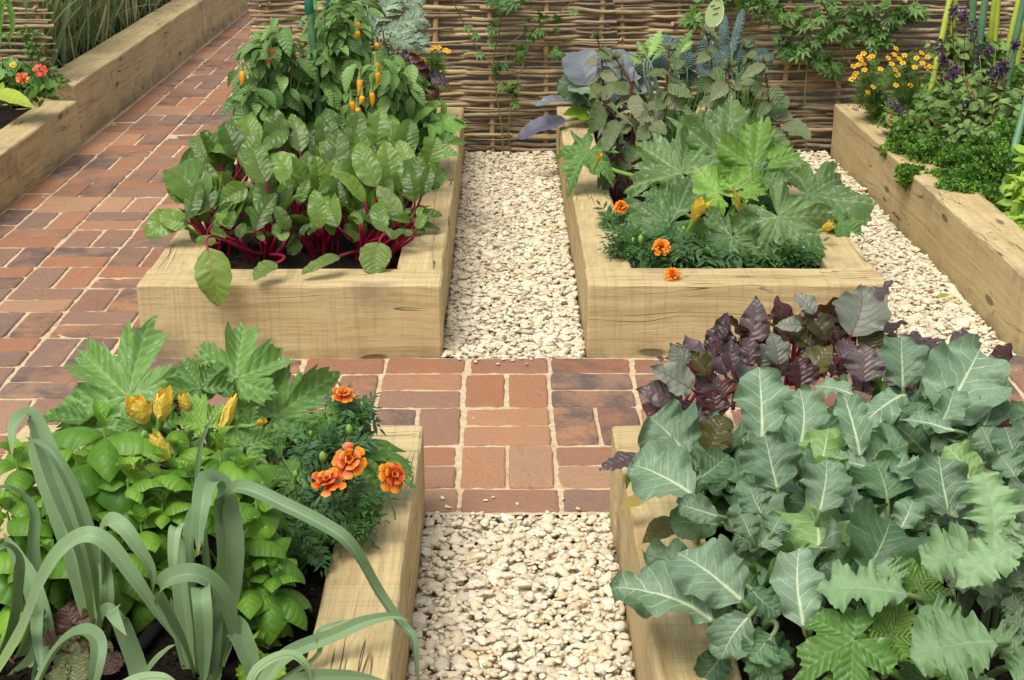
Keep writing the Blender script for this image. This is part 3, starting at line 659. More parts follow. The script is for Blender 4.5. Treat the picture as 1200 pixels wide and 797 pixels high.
M['leekpale'] = L('pale_leek_leaf', (.22,.35,.15), (.32,.46,.22), (.38,.5,.28), under=(.25,.38,.15), par=95, mw=.004, veinmix=.5, rough=.44, trans=.2, bumpd=.0012, ns=5)
M['leekshaft'] = plain('leek_shaft', (.36,.47,.17), (.55,.62,.36), .45, 12, .1)
M['basil'] = L('basil_leaf', (.070,.20,.014), (.19,.37,.035), (.24,.42,.07), under=(.22,.39,.07), veinmix=.4, mw=.02, sw=.007, N=5, slope=.7, rough=.40, trans=.26, bumpd=.0017, ns=9, spec=.3)
M['basilstem'] = plain('basil_stem', (.20,.34,.06), (.28,.42,.10), .5, 40, .1)
M['mari'] = L('marigold_leaf', (.030,.095,.022), (.070,.170,.042), (.10,.2,.06), under=(.08,.18,.05), rough=.4, trans=.18, bumpd=.0005)
M['maristem'] = plain('marigold_stem', (.08,.15,.03), (.14,.2,.05), .5, 40)
M['bud'] = plain('marigold_bud', (.16,.28,.04), (.26,.38,.06), .45, 60)
def petal_mat(name, edge, mid, heart, at=.55, trans=.2):
    g = NG(name); u, v, uvv = g.uv(); ob = g.obj(); av = g.m_('ABSOLUTE', v)
    n = g.noise(ob, 160, 2)
    d = g.m_('ADD', g.m_('SUBTRACT', 1.0, g.m_('MAXIMUM', g.m_('MULTIPLY', g.m_('SUBTRACT', u, .15), 1.15), g.m_('MULTIPLY', av, 2.6))), g.m_('MULTIPLY', g.m_('SUBTRACT', n, .5), .35))
    d = g.m_('ADD', d, g.m_('MULTIPLY', g.tint(), .3))
    c = g.ramp(d, [(.0, edge), (at*.35, mid), (at*.62, heart), (1, heart)])
    return g.done(c, .45, g.bump(n, .0006), trans)
M['frenchpetal'] = petal_mat('french_marigold_petal', (.86,.36,.012), (.74,.15,.005), (.42,.035,.004), .9)
M['darkpetal'] = petal_mat('dark_marigold_petal', (.62,.16,.01), (.30,.030,.008), (.16,.010,.006), .8)
M['orangepetal'] = petal_mat('orange_marigold_petal', (.90,.36,.03), (.86,.25,.012), (.72,.14,.008), .9)
M['nastpetal'] = petal_mat('nasturtium_petal', (.92,.15,.02), (.88,.10,.012), (.55,.03,.01), .6)
M['nastorange'] = petal_mat('orange_nasturtium_petal', (.92,.36,.04), (.9,.27,.02), (.6,.06,.01), .6)
M['yellowpetal'] = petal_mat('yellow_tagetes_petal', (.92,.66,.02), (.90,.57,.015), (.88,.44,.01), .9)
M['violapetal'] = petal_mat('apricot_viola_petal', (.90,.52,.18), (.85,.33,.07), (.2,.03,.02), .9)
M['cabbage'] = L('red_cabbage_leaf', (.125,.155,.165), (.20,.225,.24), (.19,.15,.25), under=(.10,.17,.08), veinmix=.6, mw=.016, sw=.005, N=5, slope=.9, rough=.48, trans=.1, bumpd=0.0024)
M['cabbagepurple'] = L('purple_cabbage_leaf', (.060,.062,.095), (.105,.105,.145), (.14,.07,.16), under=(.10,.10,.14), veinmix=.7, mw=.016, sw=.005, N=5, slope=.9, rough=.5, trans=.08, bumpd=0.0024)
M['cavolo'] = L('tuscan_kale_leaf', (.06,.115,.095), (.125,.19,.165), (.25,.32,.24), under=(.09,.15,.05), veinmix=.35, mw=.016, N=9, rough=.5, trans=.1, bumpd=.009)
M['orach'] = L('purple_orach_leaf', (.105,.175,.05), (.205,.215,.11), (.20,.09,.10), under=(.15,.15,.08), veinmix=.45, rough=.5, trans=.16, bumpd=.003, ns=8)
M['orachstem'] = plain('orach_stem', (.15,.012,.025), (.25,.03,.04), .4, 30)
M['pepper'] = L('pepper_leaf', (.095,.21,.04), (.22,.37,.10), (.20,.32,.10), under=(.16,.28,.09), veinmix=.4, mw=.014, rough=.36, trans=.25, bumpd=.003, ns=9)
M['pepperstem'] = plain('pepper_stem', (.16,.28,.06), (.24,.36,.10), .5, 40)
M['chilli'] = plain('orange_chilli', (.86,.30,.012), (.90,.42,.02), .22, 25, spec=.5)
M['chillired'] = plain('red_chilli', (.78,.03,.012), (.85,.08,.02), .22, 25, spec=.5)
M['cane'] = plain('green_coated_cane', (.075,.19,.085), (.12,.25,.12), .4, 40)
M['caneyellow'] = plain('yellow_green_cane', (.30,.38,.03), (.40,.46,.06), .4, 30)
M['cap'] = plain('dark_green_cap', (.005,.10,.055), (.008,.13,.07), .35, 30)
M['cardoon'] = L('cardoon_leaf', (.19,.28,.17), (.30,.40,.26), (.42,.48,.36), under=(.42,.48,.40), veinmix=.5, rough=.6, trans=.15, bumpd=.003)
M['redlettuce'] = L('purple_lettuce_leaf', (.028,.012,.020), (.075,.05,.07), (.08,.02,.03), under=(.08,.012,.014), veinmix=.3, rough=.34, trans=.15, bumpd=0.0024)
M['brownlettuce'] = L('bronze_lettuce_leaf', (.10,.045,.035), (.17,.10,.07), (.22,.2,.1), under=(.14,.16,.06), veinmix=.3, rough=.36, trans=.2, bumpd=0.0024)
M['greenlettuce'] = L('lime_lettuce_leaf', (.24,.42,.03), (.36,.55,.06), (.42,.58,.16), under=(.3,.48,.08), veinmix=.3, rough=.4, trans=.28, bumpd=0.0016)
M['fern'] = L('tagetes_foliage', (.06,.145,.02), (.13,.235,.035), (.14,.22,.05), rough=.5, trans=.2, bumpd=.0004)
M['parsley'] = L('parsley_leaf', (.085,.24,.02), (.21,.42,.04), (.2,.36,.06), under=(.12,.26,.05), veinmix=.3, rough=.38, trans=.22, bumpd=.001)
M['sage'] = L('purple_basil_leaf', (.10,.19,.035), (.20,.33,.075), (.16,.15,.1), under=(.13,.17,.09), veinmix=.35, rough=.5, trans=.18, bumpd=.002)
M['spike'] = plain('dark_flower_spike', (.045,.025,.045), (.09,.05,.085), .6, 60)
M['purplebloom'] = plain('purple_bloom', (.13,.045,.19), (.22,.09,.30), .5, 80, .2)
M['vine'] = L('climber_leaf', (.050,.130,.020), (.14,.26,.05), (.18,.3,.09), under=(.10,.2,.06), veinmix=.35, rough=.4, trans=.22, bumpd=.001)
M['vinestem'] = plain('climber_stem', (.10,.12,.035), (.17,.18,.06), .6, 40)
M['wheat'] = L('wheat_blade', (.14,.24,.11), (.34,.40,.17), (.2,.24,.1), par=40, mw=.003, veinmix=.3, rough=.5, trans=.2, bumpd=.0004, ns=2)
M['straw'] = plain('wheat_straw', (.40,.33,.14), (.56,.48,.24), .6, 20, .15)
M['nast'] = L('nasturtium_leaf', (.06,.165,.02), (.12,.27,.04), (.3,.42,.15), palm=True, N=3, mw=.02, veinmix=.4, rough=.45, trans=.2, bumpd=.001)
M['lime'] = L('lime_leaf', (.26,.38,.02), (.36,.47,.04), (.4,.48,.1), rough=.42, trans=.28)
M['beanleaf'] = L('bean_leaf', (.10,.245,.035), (.185,.35,.065), (.25,.40,.12), under=(.2,.35,.1), veinmix=.35, rough=.42, trans=.25, bumpd=.003)
M['chive'] = plain('chive_leaf', (.10,.24,.04), (.18,.33,.08), .4, 30, .1)
M['sign'] = plain('lime_plant_label', (.42,.54,.22), (.46,.58,.26), .4, 20); M['ink'] = plain('label_ink', (.10,.13,.06), (.12,.15,.07), .6, 20); M['signedge'] = plain('label_edge', (.62,.72,.42), (.66,.75,.46), .4, 20)
M['pipe'] = plain('black_pipe', (.012,.012,.013), (.02,.02,.022), .4, 20)
M['deadleaf'] = plain('withered_leaf', (.30,.22,.05), (.42,.32,.08), .6, 20, .2)

CV = -FW                                            # towards the camera
def tilt(nv=None, jx=0.0, jz=0.0):
    n = A(0, -.62, .78) if nv is None else A(*nv)
    return unit(n+A(jx, 0, jz))
def stalk_to(leaf, root, a, T0, r0, r1, mat, name='stalk', up=None, flat=1.0):
    d = np.linalg.norm(a-root)
    pts = bez(root, root+A(0, 0, d*.4) if up is None else root+unit(A(*up))*d*.4, a-T0*d*.2, a+T0*.004, 12)
    mb = MB(); tube(mb, pts, [r0, (r0+r1)/2, r1], 7, RND.uniform(-.5, .5), 0, flat=flat)
    return mb.build(name, mat, leaf)
STY = {
 'chard': dict(kind='chard', nu=46, nv=13, cup=.05, fold=.22, ruf=.10, rfreq=1.8, puck=.020, npuck=6.0, slope=.7, lobe=.02, mat='chard', st='chardstem', sr=(.0056, .0033), bow=.08),
 'kale': dict(kind='kale', nu=72, nv=17, cup=.14, fold=.16, ruf=.34, rfreq=2.3, puck=.003, npuck=5.5, slope=.85, lobe=.06, lfreq=3.2, serr=.0, mat='kale', st='kalestem', sr=(.0052, .0036), bow=.08),
 'rus': dict(kind='kale', nu=84, nv=17, cup=.05, fold=.1, ruf=.26, rfreq=3.4, puck=.004, npuck=6, slope=.8, lobe=.17, lfreq=3.1, serr=.22, sfreq=11, mat='ruskale', st='kalestem', sr=(.006, .004), bow=.12),
 'beet': dict(kind='ovate', nu=52, nv=11, cup=.10, fold=.2, ruf=.16, rfreq=2.6, puck=.010, npuck=5, slope=.7, lobe=.03, mat='beet', st='beetstem', sr=(.005, .003), bow=.12),
 'cabbage': dict(kind='round', nu=36, nv=13, cup=.22, fold=.08, ruf=.07, rfreq=2.5, puck=.012, npuck=5, slope=.9, lobe=.03, mat='cabbage', st='kalestem', sr=(.008, .006), bow=.1),
 'cavolo': dict(kind='cavolo', nu=44, nv=9, cup=-.35, fold=.05, ruf=.10, rfreq=6, puck=.022, npuck=15, slope=.5, lobe=.03, mat='cavolo', st='kalestem', sr=(.004, .003), bow=.1),
 'lettuce': dict(kind='round', nu=32, nv=13, cup=.25, fold=0, ruf=.28, rfreq=3.6, puck=.012, npuck=5, slope=.8, lobe=.06, lfreq=6, mat='redlettuce', st=None, sr=(.004, .003), bow=.15),
 'cardoon': dict(kind='lance', nu=80, nv=7, cup=.1, fold=.12, ruf=.10, rfreq=5, puck=0, lobe=.62, lfreq=8, serr=.5, sfreq=16, mat='cardoon', st='cardoon', sr=(.005, .004), bow=.15),
 'broad': dict(kind='ovate', nu=24, nv=9, cup=.08, fold=.12, ruf=.05, puck=.006, npuck=6, slope=.6, mat='beanleaf', st='pepperstem', sr=(.002, .0014), bow=.1),
 'orach': dict(kind='ovate', nu=20, nv=7, cup=.05, fold=.12, ruf=.1, puck=.004, npuck=5, slope=.6, mat='orach', st='orachstem', sr=(.002, .0012), bow=.12),
}
def mk_leaf(parent, sty, a, b, w, n, root=None, mat=None, bow=None, side=0.0, flip=False, up=None, stalk=True, tint=None, name='leaf', **ov):
    s = dict(STY[sty]); s.update(ov)
    a = np.asarray(a, float); b = np.asarray(b, float); Lg = np.linalg.norm(b-a)
    n = unit(n); T = unit(b-a); n = unit(n-T*np.dot(n, T)); sd_ = np.cross(T, n)
    bw = s['bow']+RND.uniform(-.06, .10) if bow is None else bow
    if sty in ('kale', 'rus', 'beet', 'chard') and 'cup' not in ov: s['cup'] = s['cup']*RND.uniform(-.6, 2.4); s['fold'] = s['fold']*RND.uniform(.3, 1.6); s['lobe'] = s['lobe']*RND.uniform(.6, 1.5)
    c = (a+b)/2+n*bw*2*Lg*.5+sd_*side*Lg+T*0
    t = np.linspace(0, 1, s['nu'])[:, None]
    mid = (1-t)**2*a+2*(1-t)*t*c+t*t*b
    if sty in ('kale', 'rus', 'beet', 'chard', 'cabbage'): mid = mid-n*Lg*RND.uniform(-.06, .20)*t**3+sd_*Lg*RND.uniform(-.07, .07)*np.sin(t*PI)
    if sty not in ('cavolo',): mid = mid+n*Lg*.012*sines(t[:, 0]*7, RND.randrange(10**6))[:, None]
    nh = -n if flip else n
    mb = MB()
    blade(mb, mid, nh, w/2, s['kind'], s['nv'], s['cup'], s['fold'], s['ruf'], s.get('rfreq', 4), s['puck'], s.get('npuck', 7), s['slope'] if 'slope' in s else .6, s.get('lobe', 0), s.get('lfreq', 5), s.get('serr', 0), s.get('sfreq', 18), RND.uniform(-1, 1) if tint is None else tint)
    o = mb.build(name, M[mat or s['mat']], parent)
    if stalk and root is not None and s['st']:
        T0 = unit(mid[1]-mid[0]); stalk_to(o, np.asarray(root), a, T0, s['sr'][0], s['sr'][1], M[s['st']], up=up)
    return o
def leaf_px(parent, sty, bp, tp, wpx, Y=None, z=None, n=None, jit=.14, root=None, **kw):
    """a leaf whose base and tip were measured on sight lines; it lies in a plane of its own at real depth"""
    a = P(bp[0], bp[1], Y) if Y is not None else Gz(bp[0], bp[1], z)
    nn = tilt(n, RND.gauss(0, jit), RND.gauss(0, jit)) if jit else tilt(n)
    b = on_plane(tp[0], tp[1], a, nn)
    if (sty in ('kale', 'rus') or wpx < 19) and sty not in ('cabbage', 'cavolo') and root is not None: root = np.array(root); root[:2] += (a[:2]-root[:2])*.5
    return mk_leaf(parent, sty, a, b, wpx*mpp(a), nn, root=root, **kw)
def fill_leaves(parent, sty, root, k, rad, hgt, ln, wr, el=(25, 70), az=(0, 360), mat=None, **kw):
    for i in range(k):
        az_ = math.radians(RND.uniform(*az)); e = math.radians(RND.uniform(*el)); l = ln*RND.uniform(.7, 1.15); h = hgt*RND.uniform(.45, 1)
        d = A(math.cos(az_), math.sin(az_), 0); a = root+d*rad*RND.uniform(.3, 1)+A(0, 0, h)
        t = d*math.cos(e)+A(0, 0, math.sin(e)); b = a+t*l; n = unit(A(0, 0, math.cos(e))-d*math.sin(e)+A(*NPR.normal(0, .15, 3)))
        mk_leaf(parent, sty, a, b, l*wr, n, root=root+d*.01, mat=mat, bow=RND.uniform(.05, .2), **kw)
def pinnate_leaf(parent, a, b, w, n, root, mat, pairs=9, seed=None):
    r = np.random.default_rng(RND.randrange(1 << 30)); a = np.asarray(a, float); b = np.asarray(b, float); n = unit(n); Lg = np.linalg.norm(b-a); T = unit(b-a); S = unit(np.cross(T, n)); N = np.cross(S, T)
    mid = bez(a, a+T*Lg*.3+N*Lg*.12, a+T*Lg*.7+N*Lg*.10, b-N*Lg*.06, 40); mb = MB()
    blade(mb, mid, N, w*.10, 'lance', 5, .1, .2, .1, 3, mat=0, tint=r.uniform(-1, 1))
    for i in range(pairs):
        u = .12+.82*i/pairs; p = mid[int(u*39)]
        for s in (-1, 1):
            l = w*.62*math.sin(PI*(.15+.8*u))*r.uniform(.75, 1.2); d = unit(T*r.uniform(.5, .9)+S*s+N*r.uniform(-.2, .3)); tw = unit(N+S*s*r.uniform(-.4, .1)); t_ = r.uniform(-1, 1)
            m2 = bez(p, p+d*l*.35+N*l*.1, p+d*l*.7+N*l*.05, p+d*l-N*l*.15, 18); blade(mb, m2, tw, l*.17, 'lance', 5, .1, .2, .12, 3, tint=t_)
            for q, du in ((6, .32), (10, .36), (13, .26)):
                for s2 in (-1, 1):
                    d2 = unit(d*.8+np.cross(tw, d)*s2*.9); blade(mb, bez(m2[q], m2[q]+d2*l*du*.35, m2[q]+d2*l*du*.7, m2[q]+d2*l*du-N*l*.04, 5), tw, l*.065, 'lance', 3, .1, .2, tint=t_)
    o = mb.build('leaf', M[mat], parent)
    stalk_to(o, np.asarray(root), a, T, .005, .003, M[mat]); return o
def soil_pt(px, py, z=.15): return Gz(px, py, z)
def lpart(name, fn, mats, parent):
    mb = MB(); fn(mb); return mb.build(name, mats, parent)
# ================================================================ bed back left: chard, peppers, cardoon, lettuce
CH = {}
for k, px, py, lab in (
  ('A', 250, 303, 'red-stemmed chard plant at the front left corner of its bed'),
  ('B', 312, 304, 'red-stemmed chard with the tallest straight crimson stalk, one leaf hanging over the beam'),
  ('C', 378, 297, 'red-stemmed chard plant in the middle of the front row, with two thick pink stalks'),
  ('D', 424, 304, 'red-stemmed chard plant right of the middle, its small pale leaf lying on the beam'),
  ('E', 462, 292, 'red-stemmed chard plant at the front right, leaves leaning over the oak side beam'),
  ('F', 268, 262, 'chard plant in the second row by the brick path, flat pale leaves'),
  ('G', 345, 258, 'chard plant in the second row centre with big puckered leaves below the green cane'),
  ('H', 430, 255, 'dark-leaved chard plant in the second row behind the right-hand chard')):
    p = soil_pt(px, py); t = thing('chard_plant', p, lab, 'chard', 'red-stemmed chard row'); CH[k] = (t, p)
def ch(k, bp, tp, w, dy=0.0, mat='chard', n=(0, -.8, .6), off=None, **kw):
    t, p = CH[k]; r = p+A(RND.uniform(-.015, .015), RND.uniform(-.015, .015), 0)
    return leaf_px(t, 'chard', bp, tp, w*.88, Y=p[1]+dy, n=n, root=r, mat=mat, **kw)
ch('A', (238,240), (194,192), 56, -.02); ch('A', (210,249), (170,277), 40, -.02, bow=.2); ch('A', (247,244), (212,256), 15, -.05, n=(0,-.4,.9))
ch('A', (290,220), (255,241), 31, 0, bow=.16); ch('A', (276,236), (246,268), 12, -.03, fold=.6); ch('A', (243,288), (222,268), 16, -.03, mat='chardold', bow=.02)
ch('A', (262,262), (236,238), 26, .03); ch('A', (268,272), (250,246), 24, .05); ch('A', (285,250), (268,222), 24, .04)
ch('B', (312,214), (297,170), 40, -.06, bow=.05, flip=False, cup=-.1, jit=.04); ch('B', (306,268), (264,274), 9, -.04, fold=.5); ch('B', (322,250), (338,222), 24, .04)
ch('B', (300,245), (287,212), 26, .05); ch('B', (335,262), (322,232), 26, .06); ch('B', (328,290), (345,262), 20, .02)
ch('C', (357,231), (352,184), 26, .03); ch('C', (384,210), (396,150), 38, .06, jit=.05); ch('C', (396,212), (371,229), 13, -.01, fold=.4); ch('C', (376,264), (349,276), 20, -.05, n=(0,-.5,.85))
ch('C', (402,262), (373,240), 24, -.02, bow=.2); ch('C', (383,244), (391,276), 20, -.05); ch('C', (352,226), (319,178), 42, .05); ch('C', (392,250), (400,220), 26, .05); ch('C', (350,280), (337,300), 18, -.02)
ch('D', (441,219), (421,167), 35, 0, jit=.05); ch('D', (427,237), (392,201), 19, -.03, fold=.45); ch('D', (421,282), (405,262), 22, -.04); ch('D', (445,262), (419,248), 20, -.04, bow=.22)
ch('D', (430,258), (412,226), 26, .03); ch('D', (440,266), (448,234), 22, -.01); ch('D', (440,285), (430,262), 22, .02)
ch('E', (470,229), (490,182), 45, .0, jit=.05); ch('E', (446,264), (477,232), 20, -.02); ch('E', (464,258), (518,252), 25, -.02, n=(0,-.55,.8), bow=.14); ch('E', (482,259), (516,268), 11, -.02, mat='chardold', fold=.5)
ch('E', (466,262), (499,270), 22, -.03, n=(0,-.4,.9)); ch('E', (437,262), (452,268), 9, -.05, n=(0,-.4,.9)); ch('E', (456,268), (474,263), 9, -.05, n=(0,-.4,.9)); ch('E', (455,250), (438,222), 24, .05)
ch('F', (291,190), (238,178), 26, -.05, n=(0,-.35,.94), bow=.3); ch('F', (266,215), (248,176), 29, .0, flip=True); ch('F', (240,192), (222,160), 26, .0); ch('F', (238,205), (224,178), 22, -.03)
ch('F', (291,180), (250,158), 17, .05, n=(0,-.3,.95)); ch('F', (255,195), (232,160), 30, .08); ch('F', (270,180), (255,148), 30, .12)
ch('G', (318,168), (303,122), 42, .03, jit=.04, puck=.03); ch('G', (336,150), (301,174), 29, -.05, fold=-.3, n=(0,-.5,.85)); ch('G', (345,200), (330,150), 40, .1); ch('G', (372,190), (360,140), 38, .12); ch('G', (330,196), (318,158), 34, .07)
ch('H', (454,192), (458,134), 40, 0, jit=.05); ch('H', (430,192), (414,142), 52, .06); ch('H', (466,190), (483,142), 40, .04); ch('H', (412,210), (402,170), 32, .03); ch('H', (450,210), (438,168), 36, .08)
for bx_, by_, tx_, ty_ in ((352,178,340,132), (385,172,378,128), (330,172,322,128), (412,172,420,128), (440,170,446,126), (300,172,288,132), (278,182,262,142), (475,178,482,138), (500,196,512,160), (225,232,196,214), (222,262,186,250), (495,215,522,200)):
    yy = 4.05+(268-by_)/103*.55; kk = min(CH, key=lambda q: abs(CH[q][1][1]-yy)*1.2+abs(CH[q][1][0]-P(bx_, by_, yy)[0])); ch(kk, (bx_, by_), (tx_, ty_), RND.uniform(26, 34), yy-CH[kk][1][1], jit=.15)
for i in range(46):                                   # the rest of the canopy, leaf by leaf
    bx = RND.uniform(205, 500); by = RND.uniform(168, 272); yy = 4.05+(268-by)/103*.55+RND.uniform(-.04, .06)
    kk = min(CH, key=lambda q: abs(CH[q][1][1]-yy)*1.2+abs(CH[q][1][0]-P(bx, by, yy)[0]))
    ln_ = RND.uniform(32, 50); an = RND.gauss(0, .38)
    ch(kk, (bx, by), (bx+ln_*math.sin(an), by-ln_*math.cos(an)), ln_*RND.uniform(.46, .64), yy-CH[kk][1][1], jit=.25, n=(0,-.82,.55), mat='chardold' if RND.random() < .06 else 'chard')
for i in range(26):                                   # small lower leaves hiding the crowns
    bx = RND.uniform(222, 495); by = RND.uniform(252, 288); yy = 3.97+(290-by)/40*.15
    kk = min(CH, key=lambda q: abs(CH[q][1][1]-yy)*1.2+abs(CH[q][1][0]-P(bx, by, yy)[0]))
    ln_ = RND.uniform(16, 28); an = RND.gauss(0, .9)
    ch(kk, (bx, by), (bx+ln_*math.sin(an), by-ln_*math.cos(an)*.8), ln_*RND.uniform(.45, .7), yy-CH[kk][1][1], jit=.35, n=(0,-.65,.75))
# leaves lying on and hanging over the oak front beam
def hang(k, bp, tp, w, za, mat, n, bow=.06, **kw):
    t, p = CH[k]; a = Gz(bp[0], bp[1], za); nn = unit(A(*n)); b = on_plane(tp[0], tp[1], a, nn)
    mk_leaf(t, 'chard', a, b, w*mpp(a), nn, root=p+A(0, -.02, .02), mat=mat, bow=bow, up=(a[0]-p[0], a[1]-p[1], .13), cup=-.1, **kw)
hang('B', (243,291), (252,360), 43, .328, 'chardold', (0, -.96, .28)); hang('B', (324,308), (298,325), 24, .265, 'chardold', (0, -.35, .94)); hang('D', (398,300), (352,318), 20, .265, 'chardold', (0, -.35, .94), .15)
hang('E', (444,284), (441,325), 38, .28, 'chardold', (0, -.72, .7), .10)
for k in CH:
    t, p = CH[k]; fill_leaves(t, 'chard', p, 6, .05, .12, .12, .55, el=(20, 75), mat='chard'); fill_leaves(t, 'chard', p, 5, .03, .20, .13, .55, el=(50, 88), mat='chard', az=(20, 160))
# thin upright stalks of cut leaves
# ---- peppers
T_PEP = [tpl(lambda m, s=s: blade(m, bez(A(0,0,0), A(.3,0,.10), A(.7,0,.02), A(1,0,-.22), 10), A(0,0,1), .24, 'lance', 5, .1, .2, .06, 3, 0, seed=s)) for s in range(3)]
T_OV = [tpl(lambda m, s=s: blade(m, bez(A(0,0,0), A(.3,0,.12), A(.7,0,.06), A(1,0,-.16), 9), A(0,0,1), .33, 'ovate', 7, .12, .15, .06, 3, .012, 5, seed=s+9)) for s in range(3)]
def bushy(parent, tpls, centers, radii, n, size, mat, name='foliage', droop=.3, outw=1.0, sizevar=.25, surf=.5, upb=.6, az_only=None, tintb=0.0):
    mb = MB()
    for (c, r) in zip(centers, radii):
        c = A(*c); r = A(*r); k = n
        d = unit(NPR.normal(0, 1, (k, 3))); rr = NPR.random(k)**(1/3.) if surf is None else (surf+(1-surf)*NPR.random(k))
        pos = c+d*rr[:, None]*r
        f = unit(d*A(1, 1, .4)*outw+A(0, 0, -droop)+NPR.normal(0, .35, (k, 3))); nrm = unit(d*.5+A(0, -.25, upb)+NPR.normal(0, .25, (k, 3)))
        s = size*np.clip(1+NPR.normal(0, sizevar, k), .45, 1.7); w = NPR.integers(0, len(tpls), k)
        t = NPR.uniform(-1, 1, k)+tintb
        for j in range(len(tpls)):
            q = w == j
            if q.any(): scatter(mb, tpls[j], pos[q]-f[q]*s[q, None]*.4, f[q], nrm[q], s[q], t[q])
    return mb.build(name, M[mat], parent)
def stems(parent, root, tips, r=.003, mat='pepperstem', name='stem', bend=.3):
    mb = MB()
    for t in tips:
        t = A(*t); d = np.linalg.norm(t-root)
        tube(mb, bez(root, root+A(0, 0, d*.45), t-(t-root)*.3-A(*NPR.normal(0, .02, 3)), t, 9), [r, r*.5], 5, RND.uniform(-.5, .5))
    return mb.build(name, M[mat], parent)
def chilli(parent, top, ln, mat, lean=(0, 0)):
    mb = MB(); n = 10; u = np.linspace(0, 1, n); top = A(*top)
    pts = top+np.stack([lean[0]*u+.004*np.sin(u*3), lean[1]*u, -ln*u], 1)
    tube(mb, pts, np.array([.35, .8, 1, 1, .97, .9, .8, .62, .38, .06])*.0095, 9, 0, 0)
    o = mb.build('chilli', M[mat], parent)
    mb = MB(); tube(mb, bez(top+A(0, 0, .035), top+A(.005, 0, .03), top+A(0, 0, .015), top+A(0, 0, -.004), 7), [.0022, .002, .003, .0068], 7); mb.build('stalk', M['pepperstem'], o)
PEPS = []
for (px, py, Y, hw, hh, lab, fruits) in (
  (318, 92, 4.85, 52, 62, 'bushy chilli plant beside the brick path with red fruit and one orange fruit', ((283, 82, 4.72, .052, 'chilli'), (317, 58, 4.75, .028, 'chillired'), (313, 67, 4.74, .03, 'chillired'))),
  (392, 78, 4.95, 50, 72, 'tall chilli plant tied to the thick green cane, pale hanging leaves', ((417, 25, 4.9, .035, 'chilli'), (418, 36, 4.88, .03, 'chilli'))),
  (400, 30, 5.2, 44, 40, 'airy chilli plant top against the hurdle between the cane and the cardoon', ((440, 50, 5.1, .03, 'chilli'),)),
  (352, 120, 5.0, 40, 50, 'chilli plant without ripe fruit filling the gap left of the thick green cane', ()),
  (300, 130, 4.75, 30, 28, 'low chilli plant at the path side in front of the red-fruited one', ()),
  (470, 118, 5.05, 32, 34, 'small chilli plant close behind the green beans', ()),
  (440, 108, 4.85, 46, 50, 'chilli plant laden with orange fruits beside the purple lettuce', ((435, 107, 4.72, .055, 'chilli'), (442, 83, 4.72, .05, 'chilli'), (440, 72, 4.75, .04, 'chilli'), (421, 92, 4.72, .06, 'chilli'), (424, 112, 4.7, .03, 'chilli'), (411, 118, 4.7, .04, 'chilli'), (418, 126, 4.7, .03, 'chilli')))):
    c = P(px, py, Y); m = mpp(c); rt = A(c[0], c[1], .15); t = thing('chilli_plant', rt, lab, 'chilli plant', 'chilli plants behind the chard')
    rx, rz = hw*m, hh*m
    zc = max(c[2], .30)
    bushy(t, T_PEP, [(c[0], c[1], zc), (c[0]+rx*.25, c[1]-.03, zc+rz*.45), (c[0]-rx*.3, c[1]+.03, zc-rz*.35)], [(rx*1.0, .15, rz*.9), (rx*.65, .12, rz*.7), (rx*.7, .12, rz*.5)], 84, .064, 'pepper', droop=.6, surf=.15, sizevar=.4)
    stems(t, rt, [(c[0]+RND.uniform(-rx, rx)*.8, c[1]+RND.uniform(-.08, .06), zc+rz*RND.uniform(-.2, .85)) for i in range(18)], .0042)
    for fx, fy, fY, ln, mt in fruits: chilli(t, P(fx, fy, fY), ln, mt, (RND.uniform(-.01, .01), RND.uniform(-.01, .01)))
# canes
def cane(bp, tp, Yb, zt, r, lab, mat='cane', grp='green canes among the plants', cap=None, Yt=None, ribs=True):
    b = Gz(*bp, .15) if Yb is None else P(bp[0], bp[1], Yb); t_ = P(tp[0], tp[1], b[1] if Yt is None else Yt); d = unit(t_-b)
    if b[2] > .15: b = b-d*((b[2]-.14)/d[2])
    if t_[2] < zt: t_ = t_+d*((zt-t_[2])/max(d[2], .2))
    o = thing('garden_cane', b, lab, 'garden cane', grp)
    mb = MB(); n = 40; pts = b+(t_-b)*np.linspace(0, 1, n)[:, None]
    rr = np.full(n, r); rr[5::9] *= 1.14
    tube(mb, pts, rr, 12, 0, 0, 0, wob=.02); mb.build('rod', M[mat], o)
    if cap is not None:
        mb = MB(); tube(mb, np.array([cap-A(0, 0, .012), cap, cap+A(0, 0, .05), cap+A(0, 0, .056)]), [r*1.2, r*1.25, r*1.2, r*.6], 12, 0, 0, 0); mb.build('tie', M['cap'], o)
    return o
cane((374, 130), (362, 0), 4.9, .75, .0125, 'thick green cane with a dark green cap rising through the chillies', cap=P(362, 4, 4.9)-A(0, 0, .02))
cane((392, 60), (385, 0), 5.2, .75, .008, 'thin green cane with a dark cap behind the thick capped cane', cap=P(385, 2, 5.2)-A(0, 0, .02))
cane((328, 62), (325, 36), 4.85, .36, .0045, 'short pale cane stub left of the thick green cane', 'caneyellow')
